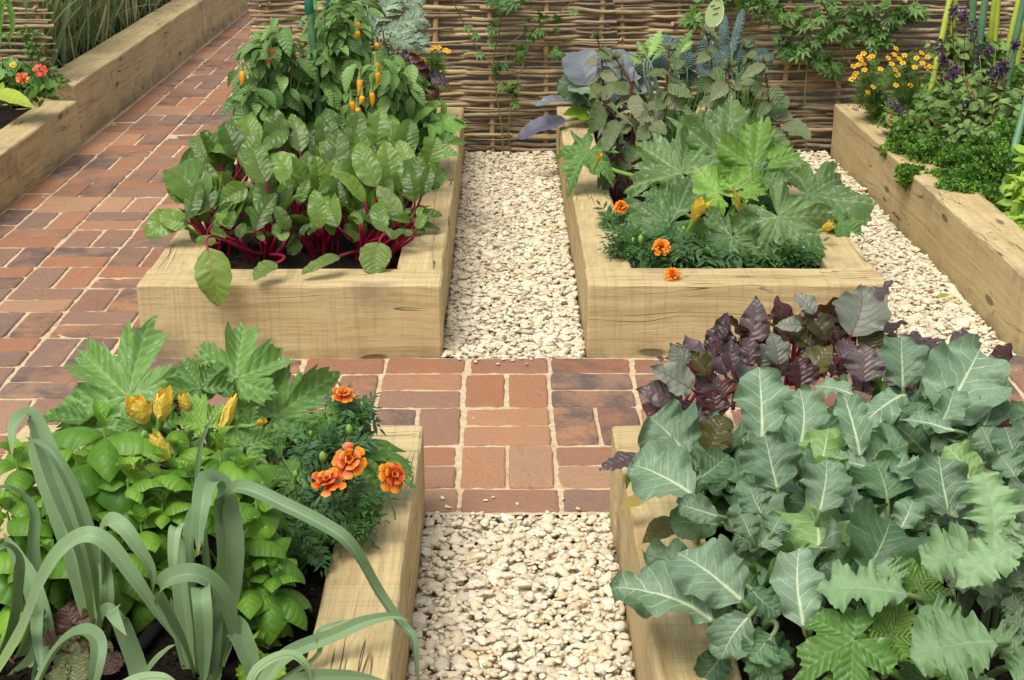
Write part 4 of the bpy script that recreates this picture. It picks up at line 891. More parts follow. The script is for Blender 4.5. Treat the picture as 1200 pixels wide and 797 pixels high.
# bean leaves at the right rear of the bed
t = thing('bean_plant', soil_pt(500, 190), 'low green bean plant spilling over the right beam beside the gravel', 'bean plant'); rt = soil_pt(500, 190)
for b, tp, w, Y in (((517,148),(548,147),26,4.95), ((488,118),(466,100),16,4.95), ((486,150),(478,118),20,4.9), ((500,175),(540,182),18,4.75), ((490,180),(526,186),12,4.7), ((505,150),(528,128),15,5.0), ((490,140),(505,122),14,4.95), ((470,130),(489,112),15,5.0), ((508,165),(536,160),14,4.85), ((484,165),(470,140),18,4.9), ((498,130),(518,118),13,5.05), ((470,152),(448,140),15,4.9), ((405,146),(424,147),10,4.6),((498,190),(508,200),14,4.75)):
    leaf_px(t, 'broad', b, tp, w, Y=Y, n=(0,-.6,.8), jit=.3, root=rt)
bushy(t, T_PEP, [P(505, 150, 5.0)], [(.12, .2, .07)], 90, .06, 'beanleaf', droop=.3, surf=.2)
# purple lettuces
t = thing('purple_lettuce', soil_pt(480, 120), 'dark purple lettuce head between the chillies and the woven fence', 'lettuce')
c = P(483, 98, 5.55); c[2] = .19; 
for b, tp, w in (((470,95),(455,66),34), ((488,100),(478,62),36), ((500,100),(518,88),30), ((490,108),(500,78),32), ((465,110),(450,96),28), ((478,112),(470,88),30), ((498,112),(512,104),26), ((484,118),(488,94),28), ((505,96),(526,96),18), ((476,84),(468,62),26)):
    leaf_px(t, 'lettuce', b, tp, w, Y=5.4+RND.uniform(-.05, .08), n=(0,-.7,.7), jit=.3, flip=RND.random() < .35)
fill_leaves(t, 'lettuce', c, 12, .03, .04, .12, .9, el=(25, 75), stalk=False)
# cardoon
t = thing('cardoon_plant', A(-.36, 5.75, .15), 'silvery cardoon with jagged leaves against the woven fence', 'cardoon'); rt = A(-.36, 5.75, .15)
for b, tp, w, Y in (((442,40),(505,38),30,5.7), ((440,30),(470,-8),26,5.7), ((455,35),(502,60),22,5.62), ((452,20),(498,-6),24,5.75), ((430,20),(425,-30),24,5.75), ((455,45),(488,56),20,5.6), ((445,50),(420,10),22,5.68), ((465,30),(500,20),24,5.65), ((470,50),(505,48),16,5.6)):
    a_ = P(b[0], b[1], Y); n_ = tilt((0,-.75,.6), RND.gauss(0, .2), RND.gauss(0, .2)); pinnate_leaf(t, a_, on_plane(tp[0], tp[1], a_, n_), w*1.25*mpp(a_), n_, rt, 'cardoon')
# ================================================================ bed back right: courgette, orach, kale, cabbage, marigolds
def pal_px(parent, ap, tp, Y=None, z=None, n=None, mat='courg', root=None, jit=.12, stalk=True, rs=(.0085, .006), wide=1.0, a=None, **kw):
    a = (P(ap[0], ap[1], Y) if Y is not None else Gz(ap[0], ap[1], z)) if a is None else a
    nn = tilt(n, RND.gauss(0, jit), RND.gauss(0, jit)); b = on_plane(tp[0], tp[1], a, nn); R = np.linalg.norm(b-a)
    mb = MB(); palmate(mb, a, b-a, nn, R, tint=RND.uniform(-1, 1), **kw)
    o = mb.build('leaf', M[mat], parent)
    if stalk and root is not None:
        d = np.linalg.norm(a-root); pts = bez(np.asarray(root), root+A(0, 0, d*.45), a-nn*d*.25+unit(root-a)*d*.1, a, 12)
        mb = MB(); tube(mb, pts, [rs[0], rs[1]], 8, RND.uniform(-.5, .5)); mb.build('stalk', M['courgstem'], o)
    return o
def squash_flower(parent, bp, tp, Y, wpx, mat='courgflower', openness=.35, n=5, name='flower', stemroot=None):
    a = P(bp[0], bp[1], Y); b = P(tp[0], tp[1], Y-.01); ax = unit(b-a); Lg = np.linalg.norm(b-a); R = wpx*.42*mpp(a)
    u = unit(np.cross(ax, A(0, .3, 1))); v = np.cross(ax, u); mb = MB()
    for k in range(n):
        g = 2*PI*k/n+RND.uniform(-.2, .2); o = u*math.cos(g)+v*math.sin(g); op = openness*RND.uniform(.6, 1.4)
        mid = bez(a+o*R*.22, a+ax*Lg*.35+o*R*.75, a+ax*Lg*.7+o*R*(.55+op*.6), a+ax*Lg*RND.uniform(.88, 1.1)+o*R*(.25+op*1.9), 14)
        blade(mb, mid, -o, R*.72, 'lance', 7, .3, .2, .10, 2, .004, 4, tint=RND.uniform(-1, 1))
    f = mb.build(name, M[mat], parent)
    mb = MB(); root = a-ax*.05 if stemroot is None else stemroot
    tube(mb, bez(root, root+A(0, 0, .03), a-ax*.03, a+ax*Lg*.12, 8), [.004, .0045, R*.34], 8); mb.build('stalk', M['courgstem'], f); return f
t = thing('courgette_plant', soil_pt(845, 300), 'big courgette plant with silver-mottled leaves and an open yellow flower, before the oak beam', 'courgette plant'); CR = soil_pt(845, 296); CR2 = CR
def cb(ap, tp, Y, **kw):
    d = dict(serr=.15, ruf=.15, nt=150, depth=.5); d.update(kw); d['depth'] -= .07; pal_px(t, ap, tp, Y=Y, root=CR2, **d)
cb((858,278),(846,325),4.02, n=(0,-.75,.65), depth=.5, cup=.1); cb((912,254),(962,308),4.1, n=(.1,-.7,.7), depth=.5, cup=.1); cb((786,262),(712,288),4.05, n=(-.2,-.55,.8), cup=.25, depth=.4)
cb((798,203),(745,168),4.45, n=(0,-.55,.8), depth=.32, droop=.1); cb((948,228),(1024,242),4.4, n=(.25,-.45,.85), depth=.45); cb((848,186),(862,116),4.55, n=(0,-.85,.5), depth=.45, cup=.25)
cb((884,196),(893,144),4.35, n=(.05,-.8,.5), mat='courgyoung', depth=.4, cup=.35); cb((842,226),(808,196),4.25, n=(0,-.6,.75), mat='courgyoung', depth=.4, cup=.3); cb((868,222),(898,205),4.25, n=(0,-.5,.8), mat='courgyoung', depth=.4, cup=.4)
cb((905,192),(942,182),4.6, n=(.1,-.6,.8), mat='courg', depth=.35); cb((690,176),(662,205),4.75, n=(-.2,-.5,.8), mat='courgfresh', depth=.4, cup=.15); cb((880,262),(868,238),4.12, n=(0,-.6,.8), mat='courgyoung', depth=.4, cup=.4)
cb((840,262),(818,285),4.15, n=(0,-.6,.8), depth=.45); cb((885,215),(930,205),4.3, n=(0,-.6,.8), depth=.4); cb((822,150),(800,128),4.7, n=(0,-.6,.8), depth=.4, mat='courg')
cb((985,262),(1012,272),4.25, n=(.2,-.4,.9), mat='courgfresh', depth=.25)
cb((900,285),(925,300),4.2, n=(0,-.4,.9)); cb((780,230),(760,245),4.35, n=(0,-.4,.9)); cb((905,235),(880,215),4.4, n=(0,-.5,.85)); cb((955,250),(985,250),4.35, n=(0,-.4,.9))
squash_flower(t, (812,260), (824,230), 3.98, 24, openness=.42); squash_flower(t, (868,250), (860,222), 4.1, 10, openness=.1); squash_flower(t, (872,262), (869,250), 4.1, 9, openness=.1); squash_flower(t, (962,270), (978,262), 4.1, 16, openness=.4)
squash_flower(t, (700,190), (703,180), 4.6, 10, openness=.4)
# ---- marigolds
def fern_tpl(seed, pairs=5, w=.085, ln=.34, serr=.25):
    r = np.random.default_rng(seed)
    def fn(m):
        mid = bez(A(0,0,0), A(.35,0,.10), A(.7,0,.10), A(1,0,-.04), 12)
        tube(m, mid[::3], [.012, .006], 4)
        for i in range(pairs):
            u = .22+.68*i/pairs; p = mid[int(u*11)]
            for s in (-1, 1):
                l = ln*(.6+.5*math.sin(PI*(u*.8+.1)))*r.uniform(.85, 1.1); d = A(.55, s*.85, r.uniform(-.1, .18)); d = unit(d)
                blade(m, bez(p, p+d*l*.3+A(0,0,.02), p+d*l*.7, p+d*l+A(.02,0,-.03), 6), A(0,0,1), w/2*1.1, 'lance', 3, 0, .25, 0, 3, 0, serr=serr, sfreq=5, seed=seed*31+i)
        blade(m, bez(mid[-2], mid[-1], mid[-1]+A(.05,0,0), mid[-1]+A(.16,0,-.05), 6), A(0,0,1), w/2, 'lance', 3, 0, .25, 0, 3, 0, seed=seed)
    return tpl(fn)
T_FERN = [fern_tpl(s) for s in range(3)]
def pompom(parent, c, R, mat, layers=6, face=(0, -.55, .83), base=None, kind='pom', name='flower'):
    c = A(*c); ax = unit(A(*face)); u = unit(np.cross(ax, A(0, .2, 1) if abs(ax[0]) < .9 else A(0, 1, 0))); v = np.cross(ax, u); mb = MB()
    for l in range(layers):
        q = l/(layers-1) if layers > 1 else 0
        n = int((13-7*q) if kind == 'pom' else (8-3*q)); e = (-.1+1.35*q) if kind == 'pom' else (.02+.95*q)
        for k in range(n):
            g = 2*PI*(k+.5*(l % 2))/n+RND.gauss(0, .12); o = u*math.cos(g)+v*math.sin(g); ee = e+RND.gauss(0, .12)
            d = o*math.cos(ee)+ax*math.sin(ee); l_ = R*(1.0-(.25 if kind == 'pom' else .55)*q)*RND.uniform(.88, 1.08); st = c+ax*R*.10*q
            mid = bez(st, st+d*l_*.4+ax*R*.06, st+d*l_*.8+ax*R*.05, st+d*l_-ax*R*RND.uniform(-.02, .14), 8)
            nn = unit(ax*math.cos(ee)-o*math.sin(ee))
            blade(mb, mid, nn, R*(.21 if kind == 'pom' else .31-.12*q), 'spoon', 5, -.25 if kind == 'french' else .3, .15, .30 if kind == 'pom' else .12, 2, 0, tint=RND.uniform(-.6, .6)+(-.25*q))
    f = mb.build(name, M[mat], parent)
    mb = MB(); end = c-ax*R*.15; b = base if base is not None else c-A(0, 0, .1)+A(0, .03, 0)
    pts = bez(np.asarray(b), b+A(0, 0, .04), end-ax*R*1.6, end-ax*R*.75, 8); tube(mb, pts, [.0016, .0018], 6); tube(mb, np.array([end-ax*R*.8, end-ax*R*.5, end-ax*R*.1, end+ax*R*.08]), [.0018, R*.2, R*.26, R*.30], 8, cap=0)
    mb.build('stalk', M['maristem'], f); return f
def budpart(parent, c, R, tipmat='bud', base=None):
    c = A(*c); mb = MB(); tube(mb, np.array([c-A(0,0,R*1.6), c-A(0,0,R), c, c+A(0,0,R*.9), c+A(0,0,R*1.4)]), [R*.3, R*.75, R*.95, R*.8, R*.3], 8, cap=0)
    b = mb.build('bud', M[tipmat], parent); mb = MB(); tube(mb, bez(c-A(0,-.02,.09), c-A(0,-.01,.06), c-A(0,0,.04), c-A(0,0,R*1.5), 6), .0014, 5); mb.build('stalk', M['maristem'], b)
def marigold(lab, blobs, flowers, buds, size=.075, n=60, grp='marigolds'):
    cs = []; rs = []
    for (px, py, Y, rx, ry) in blobs:
        c = P(px, py, Y); m = mpp(c); c[2] = max(c[2], .20); cs.append(c); rs.append(A(rx*m, .07, max(ry*m*.85, .02)))
    rt = A(*np.mean(cs, axis=0)); rt[2] = .15; t = thing('marigold_plant', rt, lab, 'marigold', grp)
    bushy(t, T_FERN, cs, rs, n, size, 'mari', droop=.05, surf=.25, upb=.7)
    stems(t, rt, [c+NPR.normal(0, .02, 3) for c in cs for i in range(3)], .0025, 'maristem')
    for fl in flowers: 
        px, py, Y, rpx, mat, kind = fl[:6]; c = P(px, py, Y); pompom(t, c, rpx*mpp(c), mat, 6 if kind == 'pom' else 3, fl[6] if len(fl) > 6 else (RND.uniform(-.2,.2), -.6, .8), None, kind)
    for (px, py, Y, rpx) in buds: c = P(px, py, Y); budpart(t, c, rpx*mpp(c))
    return t
marigold('ferny marigold with two round orange flowers at the front beam under the courgette', [(740,292,4.0,26,18), (790,292,3.98,34,24), (830,303,3.97,26,16)], [(775,290,3.92,11.5,'orangepetal','pom'), (788,322,3.775,10,'orangepetal','pom',(0,-.7,.7))], [(751,280,3.96,3.6), (801,268,3.98,2.5), (742,281,3.97,2.2)], n=52)
marigold('dark ferny marigold without flowers in the shade of the courgette at the front right', [(890,300,4.03,34,20), (935,308,4.03,24,13), (915,290,4.12,30,18)], [], [], n=60)
marigold('small marigold with one orange flower by the left oak beam of the courgette bed', [(722,258,4.3,18,9)], [(728,243,4.22,9.5,'orangepetal','pom',(-.2,-.5,.8))], [(737,232,4.25,2.5)], n=26)
# ---- orach stems
def orach(lab, path, Y, leaves, r=.0055, extra=14):
    pts = [P(x, y, Y) for x, y in path]; b = pts[0].copy(); rt = A(b[0], b[1]+.0, .15)
    if b[2] > .16: pts = [rt]+pts
    t = thing('orach_plant', rt, lab, 'orach', 'purple orach among the kale'); mb = MB(); cur = catmull(pts, 22); tube(mb, cur, [r, r*.45], 7); mb.build('stem', M['orachstem'], t)
    for (bp, tp, w) in leaves: leaf_px(t, 'orach', bp, tp, w, Y=Y-.02, n=(0,-.6,.75), jit=.3, root=cur[min(21, max(2, int(np.argmin(np.linalg.norm(cur-P(bp[0], bp[1], Y), axis=1)))))], up=(RND.uniform(-1, 1), -.3, .5))
    mb = MB()
    for i in range(extra):
        p = cur[RND.randrange(6, 22)]; d = unit(A(RND.uniform(-1, 1), RND.uniform(-1, .6), RND.uniform(-.6, .2))); 
        k = RND.uniform(.03, .062); blade(mb, bez(p, p+d*k*.4+A(0,0,.015), p+d*k*.8, p+d*k*1.2-A(0,0,.02), 9), A(0,-.4,.9), k*.30, 'orach', 5, .05, .15, .08, 3, tint=RND.uniform(-1, 1))
    for i in range(16):
        p = cur[-1]; d = unit(A(RND.uniform(-1, 1), RND.uniform(-1, 1), RND.uniform(0, 1.2))); k = RND.uniform(.02, .04); blade(mb, bez(p, p+d*k*.4, p+d*k*.8, p+d*k, 6), A(0,-.5,.8), k*.25, 'lance', 3, .05, .15, .08, 3, tint=.6)
    mb.build('foliage', M['orach'], t)
orach('purple orach with a thick dark red stem arching left over the cabbage bed corner', [(722,192),(724,150),(720,135),(706,118)], 4.85, [((704,120),(688,160),26), ((722,140),(706,185),20), ((715,160),(705,190),22), ((718,190),(700,222),18), ((712,200),(745,195),20), ((735,190),(745,172),22), ((706,118),(718,95),14), ((716,200),(706,225),20)])
orach('purple orach with a straight dark stem second from the left', [(741,160),(740,110),(737,92),(722,70)], 5.0, [((744,130),(768,128),20), ((745,135),(770,150),20), ((740,112),(755,150),18), ((738,108),(712,98),16), ((740,150),(720,158),18)])
orach('purple orach with a thin red stem in front of the chives', [(778,150),(779,118),(782,95),(784,60)], 5.0, [((778,118),(758,135),18), ((783,110),(800,130),26), ((782,100),(812,115),22), ((784,85),(755,90),14), ((784,80),(805,72),14), ((775,130),(765,160),18)])
orach('purple orach drooping at the right end of the kale, near the narrow gravel', [(905,185),(902,150),(900,105),(895,75)], 4.95, [((918,145),(952,165),28), ((905,100),(917,128),18), ((900,80),(880,90),16), ((896,75),(866,95),14), ((905,140),(925,112),22), ((906,140),(930,135),16), ((915,150),(905,180),26), ((895,95),(862,100),14), ((902,120),(886,140),14)])
orach('slender purple orach between the two blue cabbages', [(712,150),(708,110),(705,70),(700,45)], 5.3, [((706,100),(690,118),16), ((704,85),(725,100),16), ((702,70),(684,78),14), ((701,60),(715,70),14)], extra=22)
orach('tall purple orach rising in front of the Tuscan kale', [(838,150),(836,100),(832,60),(828,40)], 5.15, [((834,90),(815,110),18), ((833,80),(850,98),18), ((831,65),(815,75),14), ((836,110),(858,122),18), ((830,55),(842,62),12)], extra=22)
orach('red-stemmed orach close to the fence right of the Tuscan kale', [(885,140),(880,100),(878,75),(874,55)], 5.4, [((879,85),(862,100),16), ((878,75),(895,88),16), ((880,100),(900,115),18), ((876,62),(888,70),12)], extra=22)
orach('short purple orach half hidden behind the left courgette leaf', [(765,180),(762,150),(760,130)], 4.8, [((762,150),(745,165),20), ((762,145),(782,158),20), ((761,135),(748,140),16), ((763,160),(780,180),20)], extra=20)
orach('pinkish orach tips above the tallest courgette leaf', [(852,130),(853,95),(855,80)], 4.75, [((852,100),(828,108),16), ((855,100),(872,105),16), ((852,98),(830,120),18), ((850,115),(815,125),18), ((856,88),(860,75),8)], extra=18)
# ---- red cabbage
t = thing('red_cabbage', A(.42, 5.85, .15), 'slate-blue red cabbage at the back corner by the fence, purple outer leaf over the gravel', 'cabbage', 'red cabbages'); rt = A(.42, 5.85, .15)
for b, tp, w, mt, fl, n in (((690,100),(676,57),50,'cabbage',False,(0,-.85,.5)), ((664,141),(605,158),27,'cabbagepurple',False,(-.2,-.5,.8)), ((662,117),(627,122),13,'cabbage',False,(0,-.4,.9)), ((690,120),(655,95),40,'kaledark',True,(0,-.7,.6)), ((700,105),(665,100),28,'kale',True,(0,-.5,.8)), ((705,125),(676,110),22,'courgyoung',True,(0,-.5,.8)), ((690,140),(660,132),18,'greenlettuce',True,(0,-.5,.8)), ((715,100),(712,62),36,'cabbage',False,(0,-.8,.5)), ((700,130),(680,118),20,'kaledark',True,(0,-.5,.8))):
    leaf_px(t, 'cabbage', b, tp, w, Y=5.75 if w > 12 else 5.9, n=n, jit=.08, root=rt, mat=mt, flip=False)
fill_leaves(t, 'cabbage', rt, 8, .03, .08, .13, .85, el=(20, 70))
t = thing('red_cabbage', A(.62, 5.75, .15), 'smaller blue-grey cabbage tucked right of the slate-blue one', 'cabbage', 'red cabbages'); rt = A(.62, 5.75, .15)
for b, tp, w in (((735,98),(720,55),30), ((745,95),(738,58),30), ((730,90),(708,72),26), ((748,110),(760,75),26), ((735,105),(712,88),22)):
    leaf_px(t, 'cabbage', b, tp, w, Y=5.6, n=(0,-.7,.6), jit=.15, root=rt)
fill_leaves(t, 'cabbage', rt, 6, .03, .08, .12, .8, el=(20, 70))
# ---- tuscan kale
for lab, X, Yp, leaves in (
  ('dark blue-green Tuscan kale with tall strap leaves behind the oval plant label', .92, 5.5, (((832,85),(829,22),12), ((847,70),(849,18),12), ((858,62),(871,10),11), ((842,78),(820,48),26), ((850,70),(822,68),24), ((862,72),(880,44),16), ((868,78),(900,58),20), ((870,84),(908,66),16), ((848,85),(856,50),18), ((845,90),(838,60),26), ((872,90),(895,82),18), ((838,90),(818,75),22), ((858,90),(866,62),22))),
  ('Tuscan kale with arching crinkled leaves beside the red cabbages', .72, 5.5, (((790,80),(778,40),22), ((795,85),(812,62),20), ((782,85),(758,66),26), ((775,90),(745,75),22), ((800,95),(815,85),22), ((788,90),(794,45),22), ((775,80),(760,55),16), ((805,80),(800,44),22)))):
    rt = A(X, Yp, .15); t = thing('tuscan_kale', rt, lab, 'kale', 'Tuscan kale plants')
    for b, tp, w in leaves: leaf_px(t, 'cavolo', b, tp, w, Y=Yp-RND.uniform(.0, .15), n=(0,-.75,.6), jit=.25, root=rt, bow=RND.uniform(.02, .2))
    fill_leaves(t, 'cavolo', rt, 10, .04, .2, .17, .3, el=(10, 80))
t = thing('mustard_plant', A(.70, 5.45, .15), 'bright lime jagged mustard leaves standing beside the blue cabbages', 'mustard'); rt = A(.70, 5.45, .15)
for b, tp, w in (((760,68),(775,34),14), ((758,66),(746,48),12), ((765,70),(785,50),10), ((790,68),(812,34),12), ((752,74),(738,66),12), ((798,62),(812,48),9), ((755,72),(764,42),12)):
    leaf_px(t, 'cardoon', b, tp, w, Y=5.3, n=(0,-.8,.5), jit=.2, root=rt, mat='courgyoung', bow=.1, lobe=.25)
# ---- chives
for lab, px, py, Y, hpx, n, sp in (('clump of upright chives below the Tuscan kale', 866, 130, 5.0, 62, 34, .10), ('clump of chives between the purple orach stems', 790, 148, 5.1, 58, 38, .12)):
    c = P(px, py, Y); m = mpp(c); rt = A(c[0], c[1], .15); t = thing('chive_clump', rt, lab, 'chives', 'chive clumps'); mb = MB()
    for i in range(n):
        b = rt+A(RND.uniform(-.04, .04), RND.uniform(-.04, .04), 0); tp = A(c[0]+RND.uniform(-sp, sp), c[1]+RND.uniform(-.06, .06), c[2]+hpx*m*RND.uniform(.6, 1.05)); tube(mb, bez(b, b+A(0,0,.12), tp-(tp-b)*.3, tp, 8), [.0026, .0022, .0008], 5, RND.uniform(-1, 1))
    mb.build('foliage', M['chive'], t)
# ---- plant label: oval on a stick
c = P(837.5, 15.5, 5.42); m = mpp(c); t = thing('plant_label', A(c[0], c[1], .15), 'pale green leaf-shaped plant label with handwriting above the Tuscan kale', 'plant label')
def oval(mb, sx, sz, y0, y1, mat, n=40):
    a = np.linspace(0, 2*PI, n, endpoint=False); x = sx*np.cos(a)*(1-.10*np.sin(a)); z = sz*np.sin(a); sh = np.tan(math.radians(8))
    f = np.stack([x+z*sh, np.full(n, y0), z], 1); b = f+A(0, y1-y0, 0); V = c+np.vstack([f, b]); F = [tuple(range(n)), tuple(range(2*n-1, n-1, -1))]+[((i+1) % n, i, n+i, n+(i+1) % n) for i in range(n)]; mb.add(V, F, None, 0, mat)
mb = MB(); oval(mb, 10.6*m, 16.5*m, 0, .003, 0); mb.build('plate', M['sign'], t, smooth=False)
mb = MB(); a = np.linspace(-PI*.35, PI*.62, 26); tube(mb, c+np.stack([10.4*m*np.cos(a)*(1-.1*np.sin(a))+16.3*m*np.sin(a)*math.tan(math.radians(8)), np.full(26, -.0015), 16.3*m*np.sin(a)], 1), .0022, 6, cap=0); mb.build('rim', M['signedge'], t)
mb = MB()
for (x0, z0, ln, k) in ((-5.0, 8.0, 4.5, 7), (-2.2, 4.6, 8.0, 12), (-2.0, -1.6, 6.2, 10)):       # three short handwritten lines
    s = np.linspace(0, 1, k*6); tube(mb, c+np.stack([(x0+ln*s)*m+.0006*np.sin(s*k*5), np.full(len(s), -.0016), (z0+ln*.30*s)*m+.0026*np.sin(s*k*6.3)*(.6+.4*np.sin(s*17))], 1), .0011, 5)
mb.build('handwriting', M['ink'], t)
mb = MB(); tube(mb, np.array([A(c[0], c[1]+.004, .12), A(c[0], c[1]+.004, c[2])]), .003, 6, cap=0); mb.build('stick', M['sign'], t)
# ================================================================ bed front left: leeks, basil, courgette, marigolds
LK = {}
for k, px, py, lab in (('A', 116, 750, 'leek with a pale shaft and two tall folded leaves at the left of the bed'),
                       ('B', 238, 792, 'leek in the middle whose longest leaf bows over the oak beam onto the gravel'),
                       ('C', -12, 790, 'leek cut by the left edge of the picture, its leaves arching rightwards'),
                       ('D', 170, 835, 'leek at the very front whose low leaves lie across the soil and beam')):
    p = soil_pt(px, py, .15); LK[k] = (thing('leek', p, lab, 'leek', 'leeks in the front bed'), p)
def leekleaf(k, pts, w, mat='leek', facing=.5, wk='leek', cup=.04, fold=.46, tipw=None, root=True):
    t, p = LK[k]; q = [P(*a) if len(a) == 3 else Gz(a[0], a[1], a[3]) for a in pts]
    cur = catmull(q, 64); cen = (q[0]+q[-1])/2; T = unit(np.gradient(cur, axis=0))
    out = cur-cen; out = unit(out-T*np.sum(out*T, axis=1, keepdims=True)); 
    ker = np.ones(9)/9; out = unit(np.stack([np.convolve(np.pad(out[:, i], 4, 'edge'), ker, 'valid') for i in range(3)], 1))
    nh = unit(out*(1-facing)+unit(CV*A(1,1,.6)+A(0,0,.25))*facing)
    mb = MB(); blade(mb, cur, nh, w*.49*mpp(q[len(q)//2]), wk, 9, cup, fold, .03, 2.2, 0, tint=RND.uniform(-1, 1)); return mb.build('leaf', M[mat], t)
Y0 = 2.03
# leek A
leekleaf('A', [(118,752,Y0-.01), (97,650,Y0), (70,575,Y0+.02), (48,515,Y0+.05), (33,486,Y0+.06), (17,500,Y0+.03), (14,535,Y0+.0)], 30)
leekleaf('A', [(122,750,Y0-.02), (112,660,Y0-.03), (88,580,Y0-.02), (60,530,Y0+.0), (30,512,Y0+.05)], 17, cup=.5)
leekleaf('A', [(112,750,Y0+.01), (88,655,Y0+.03), (62,585,Y0+.05), (42,535,Y0+.08), (36,500,Y0+.09)], 24, facing=.75)
leekleaf('A', [(122,755,Y0), (123,690,Y0-.03), (121,640,Y0-.04), (128,612,Y0-.05), (143,617,Y0-.07), (160,640,Y0-.08), (177,668,Y0-.08), (179,694,Y0-.08)], 23)
leekleaf('A', [(114,755,Y0), (128,715,Y0-.07), (160,760,Y0-.06)], 18, facing=.7)
leekleaf('A', [(120,755,Y0-.02), (126,700,Y0-.05), (122,650,Y0-.02), (118,620,Y0)], 18, 'leekpale', facing=.85)
# leek B
leekleaf('B', [(243,795,1.96), (258,720,1.97), (266,650,1.98), (262,600,2.0), (255,570,2.0), (243,567,1.97), (235,600,1.93), (232,650,1.91)], 36, facing=.62)
leekleaf('B', [(248,795,1.96), (262,720,1.99), (272,650,2.02), (268,610,2.04), (258,590,2.06)], 34, facing=.85)
leekleaf('B', [(232,795,1.95), (215,740,1.92), (195,705,1.89), (189,690,1.87), (203,677,1.86), (232,674,1.86), (258,695,1.87), (274,740,1.88), (287,785,1.88)], 25)
leekleaf('B', [(238,795,1.95), (240,740,1.89), (238,700,1.86), (236,690,1.85), (238,712,1.82), (240,760,1.82), (238,810,1.83)], 25, facing=.75)
leekleaf('B', [(228,795,1.96), (216,720,1.97), (212,660,1.98), (212,625,1.98), (206,622,1.95), (203,655,1.93), (204,690,1.93)], 20, facing=.7)
leekleaf('B', [(234,795,1.97), (225,700,2.0), (222,640,2.01), (226,604,2.02), (234,605,2.0), (238,640,1.98)], 19, facing=.75)
leekleaf('B', [(238,795,1.97), (245,690,2.03), (236,600,2.05), (232,555,2.06), (238,515,2.06), (254,480,2.06)], 9, facing=.8)
leekleaf('B', [(250,795,1.96), (262,680,2.0), (262,610,2.0), (271,577,1.99), (290,574,1.98), (330,592,1.96), (380,617,1.94), (410,640,1.93), (440,690,1.95), (470,732,1.94), (483,745,1.93), (487,775,1.92), (492,815,1.92)], 20, fold=.35, cup=.2)
leekleaf('B', [(252,800,1.93), (258,760,1.91), (275,735,1.89), (292,770,1.87), (300,810,1.86)], 30, facing=.75)
leekleaf('B', [(226,800,1.95), (208,735,1.99), (200,700,2.01)], 14, facing=.8); leekleaf('B', [(246,800,1.94), (252,745,1.88), (256,700,1.9)], 22, facing=.8)
# leek C
leekleaf('C', [(-10,800,1.93), (28,740,1.9), (50,685,1.88), (75,645,1.87), (103,628,1.86), (128,640,1.86), (155,676,1.86), (182,715,1.87), (207,752,1.88)], 24)
leekleaf('C', [(-15,800,1.97), (8,740,1.97), (18,680,1.97), (18,652,1.97), (6,640,1.95), (-8,650,1.93)], 22)
leekleaf('C', [(10,790,2.0), (40,720,2.03), (36,640,2.06), (38,605,2.08), (28,585,2.08), (10,573,2.06), (-12,573,2.03)], 20)
leekleaf('C', [(10,800,1.96), (50,760,2.0), (42,700,2.02), (22,655,2.04), (4,625,2.05)], 26, facing=.8); leekleaf('C', [(40,800,1.92), (50,750,1.98), (45,720,2.0), (44,745,1.92), (48,790,1.88)], 16)
# leek D
leekleaf('D', [(30,860,1.76), (48,800,1.80), (72,758,1.81), (97,742,1.80), (114,752,1.77), (112,785,1.74), (100,830,1.72)], 24)
leekleaf('D', [(170,840,1.82), (165,790,1.86), (150,745,1.87), (138,720,1.87), (134,722,1.84), (148,745,1.81)], 24, facing=.7)
leekleaf('D', [(155,835,1.8), (175,785,1.8), (195,762,1.8), (207,755,1.8)], 10, 'leekpale'); leekleaf('D', [(110,840,1.74), (150,803,1.74), (190,795,1.74), (215,812,1.74)], 16, 'leekpale')
leekleaf('D', [(290,840,1.78), (330,773,1.86), (390,745,1.9), (430,728,1.92), (462,722,1.93), (480,728,1.93)], 18, 'leek', facing=.85)
leekleaf('D', [(285,840,1.76), (300,788,1.78), (335,768,1.8), (356,778,1.8), (362,800,1.8), (360,820,1.79)], 13, 'leekpale'); leekleaf('D', [(300,830,1.75), (350,798,1.8), (400,793,1.82), (450,797,1.83)], 18, 'leek', facing=.8)
leekleaf('D', [(320,800,1.84), (370,768,1.88), (375,740,1.9), (412,725,1.93)], 8); 
for k, px0, px1, py0, py1, r in (('A', 118, 119, 768, 668, 10), ('B', 236, 240, 830, 720, 12)):
    t, p = LK[k]; mb = MB(); a = P(px0, py0, Y0 if k == 'A' else 1.97); b = P(px1, py1, Y0 if k == 'A' else 1.97); tube(mb, a+(b-a)*np.linspace(0, 1, 8)[:, None], [r*mpp(a)*1.05, r*mpp(a), r*mpp(a)*.9], 12); mb.build('shaft', M['leekshaft'], t)
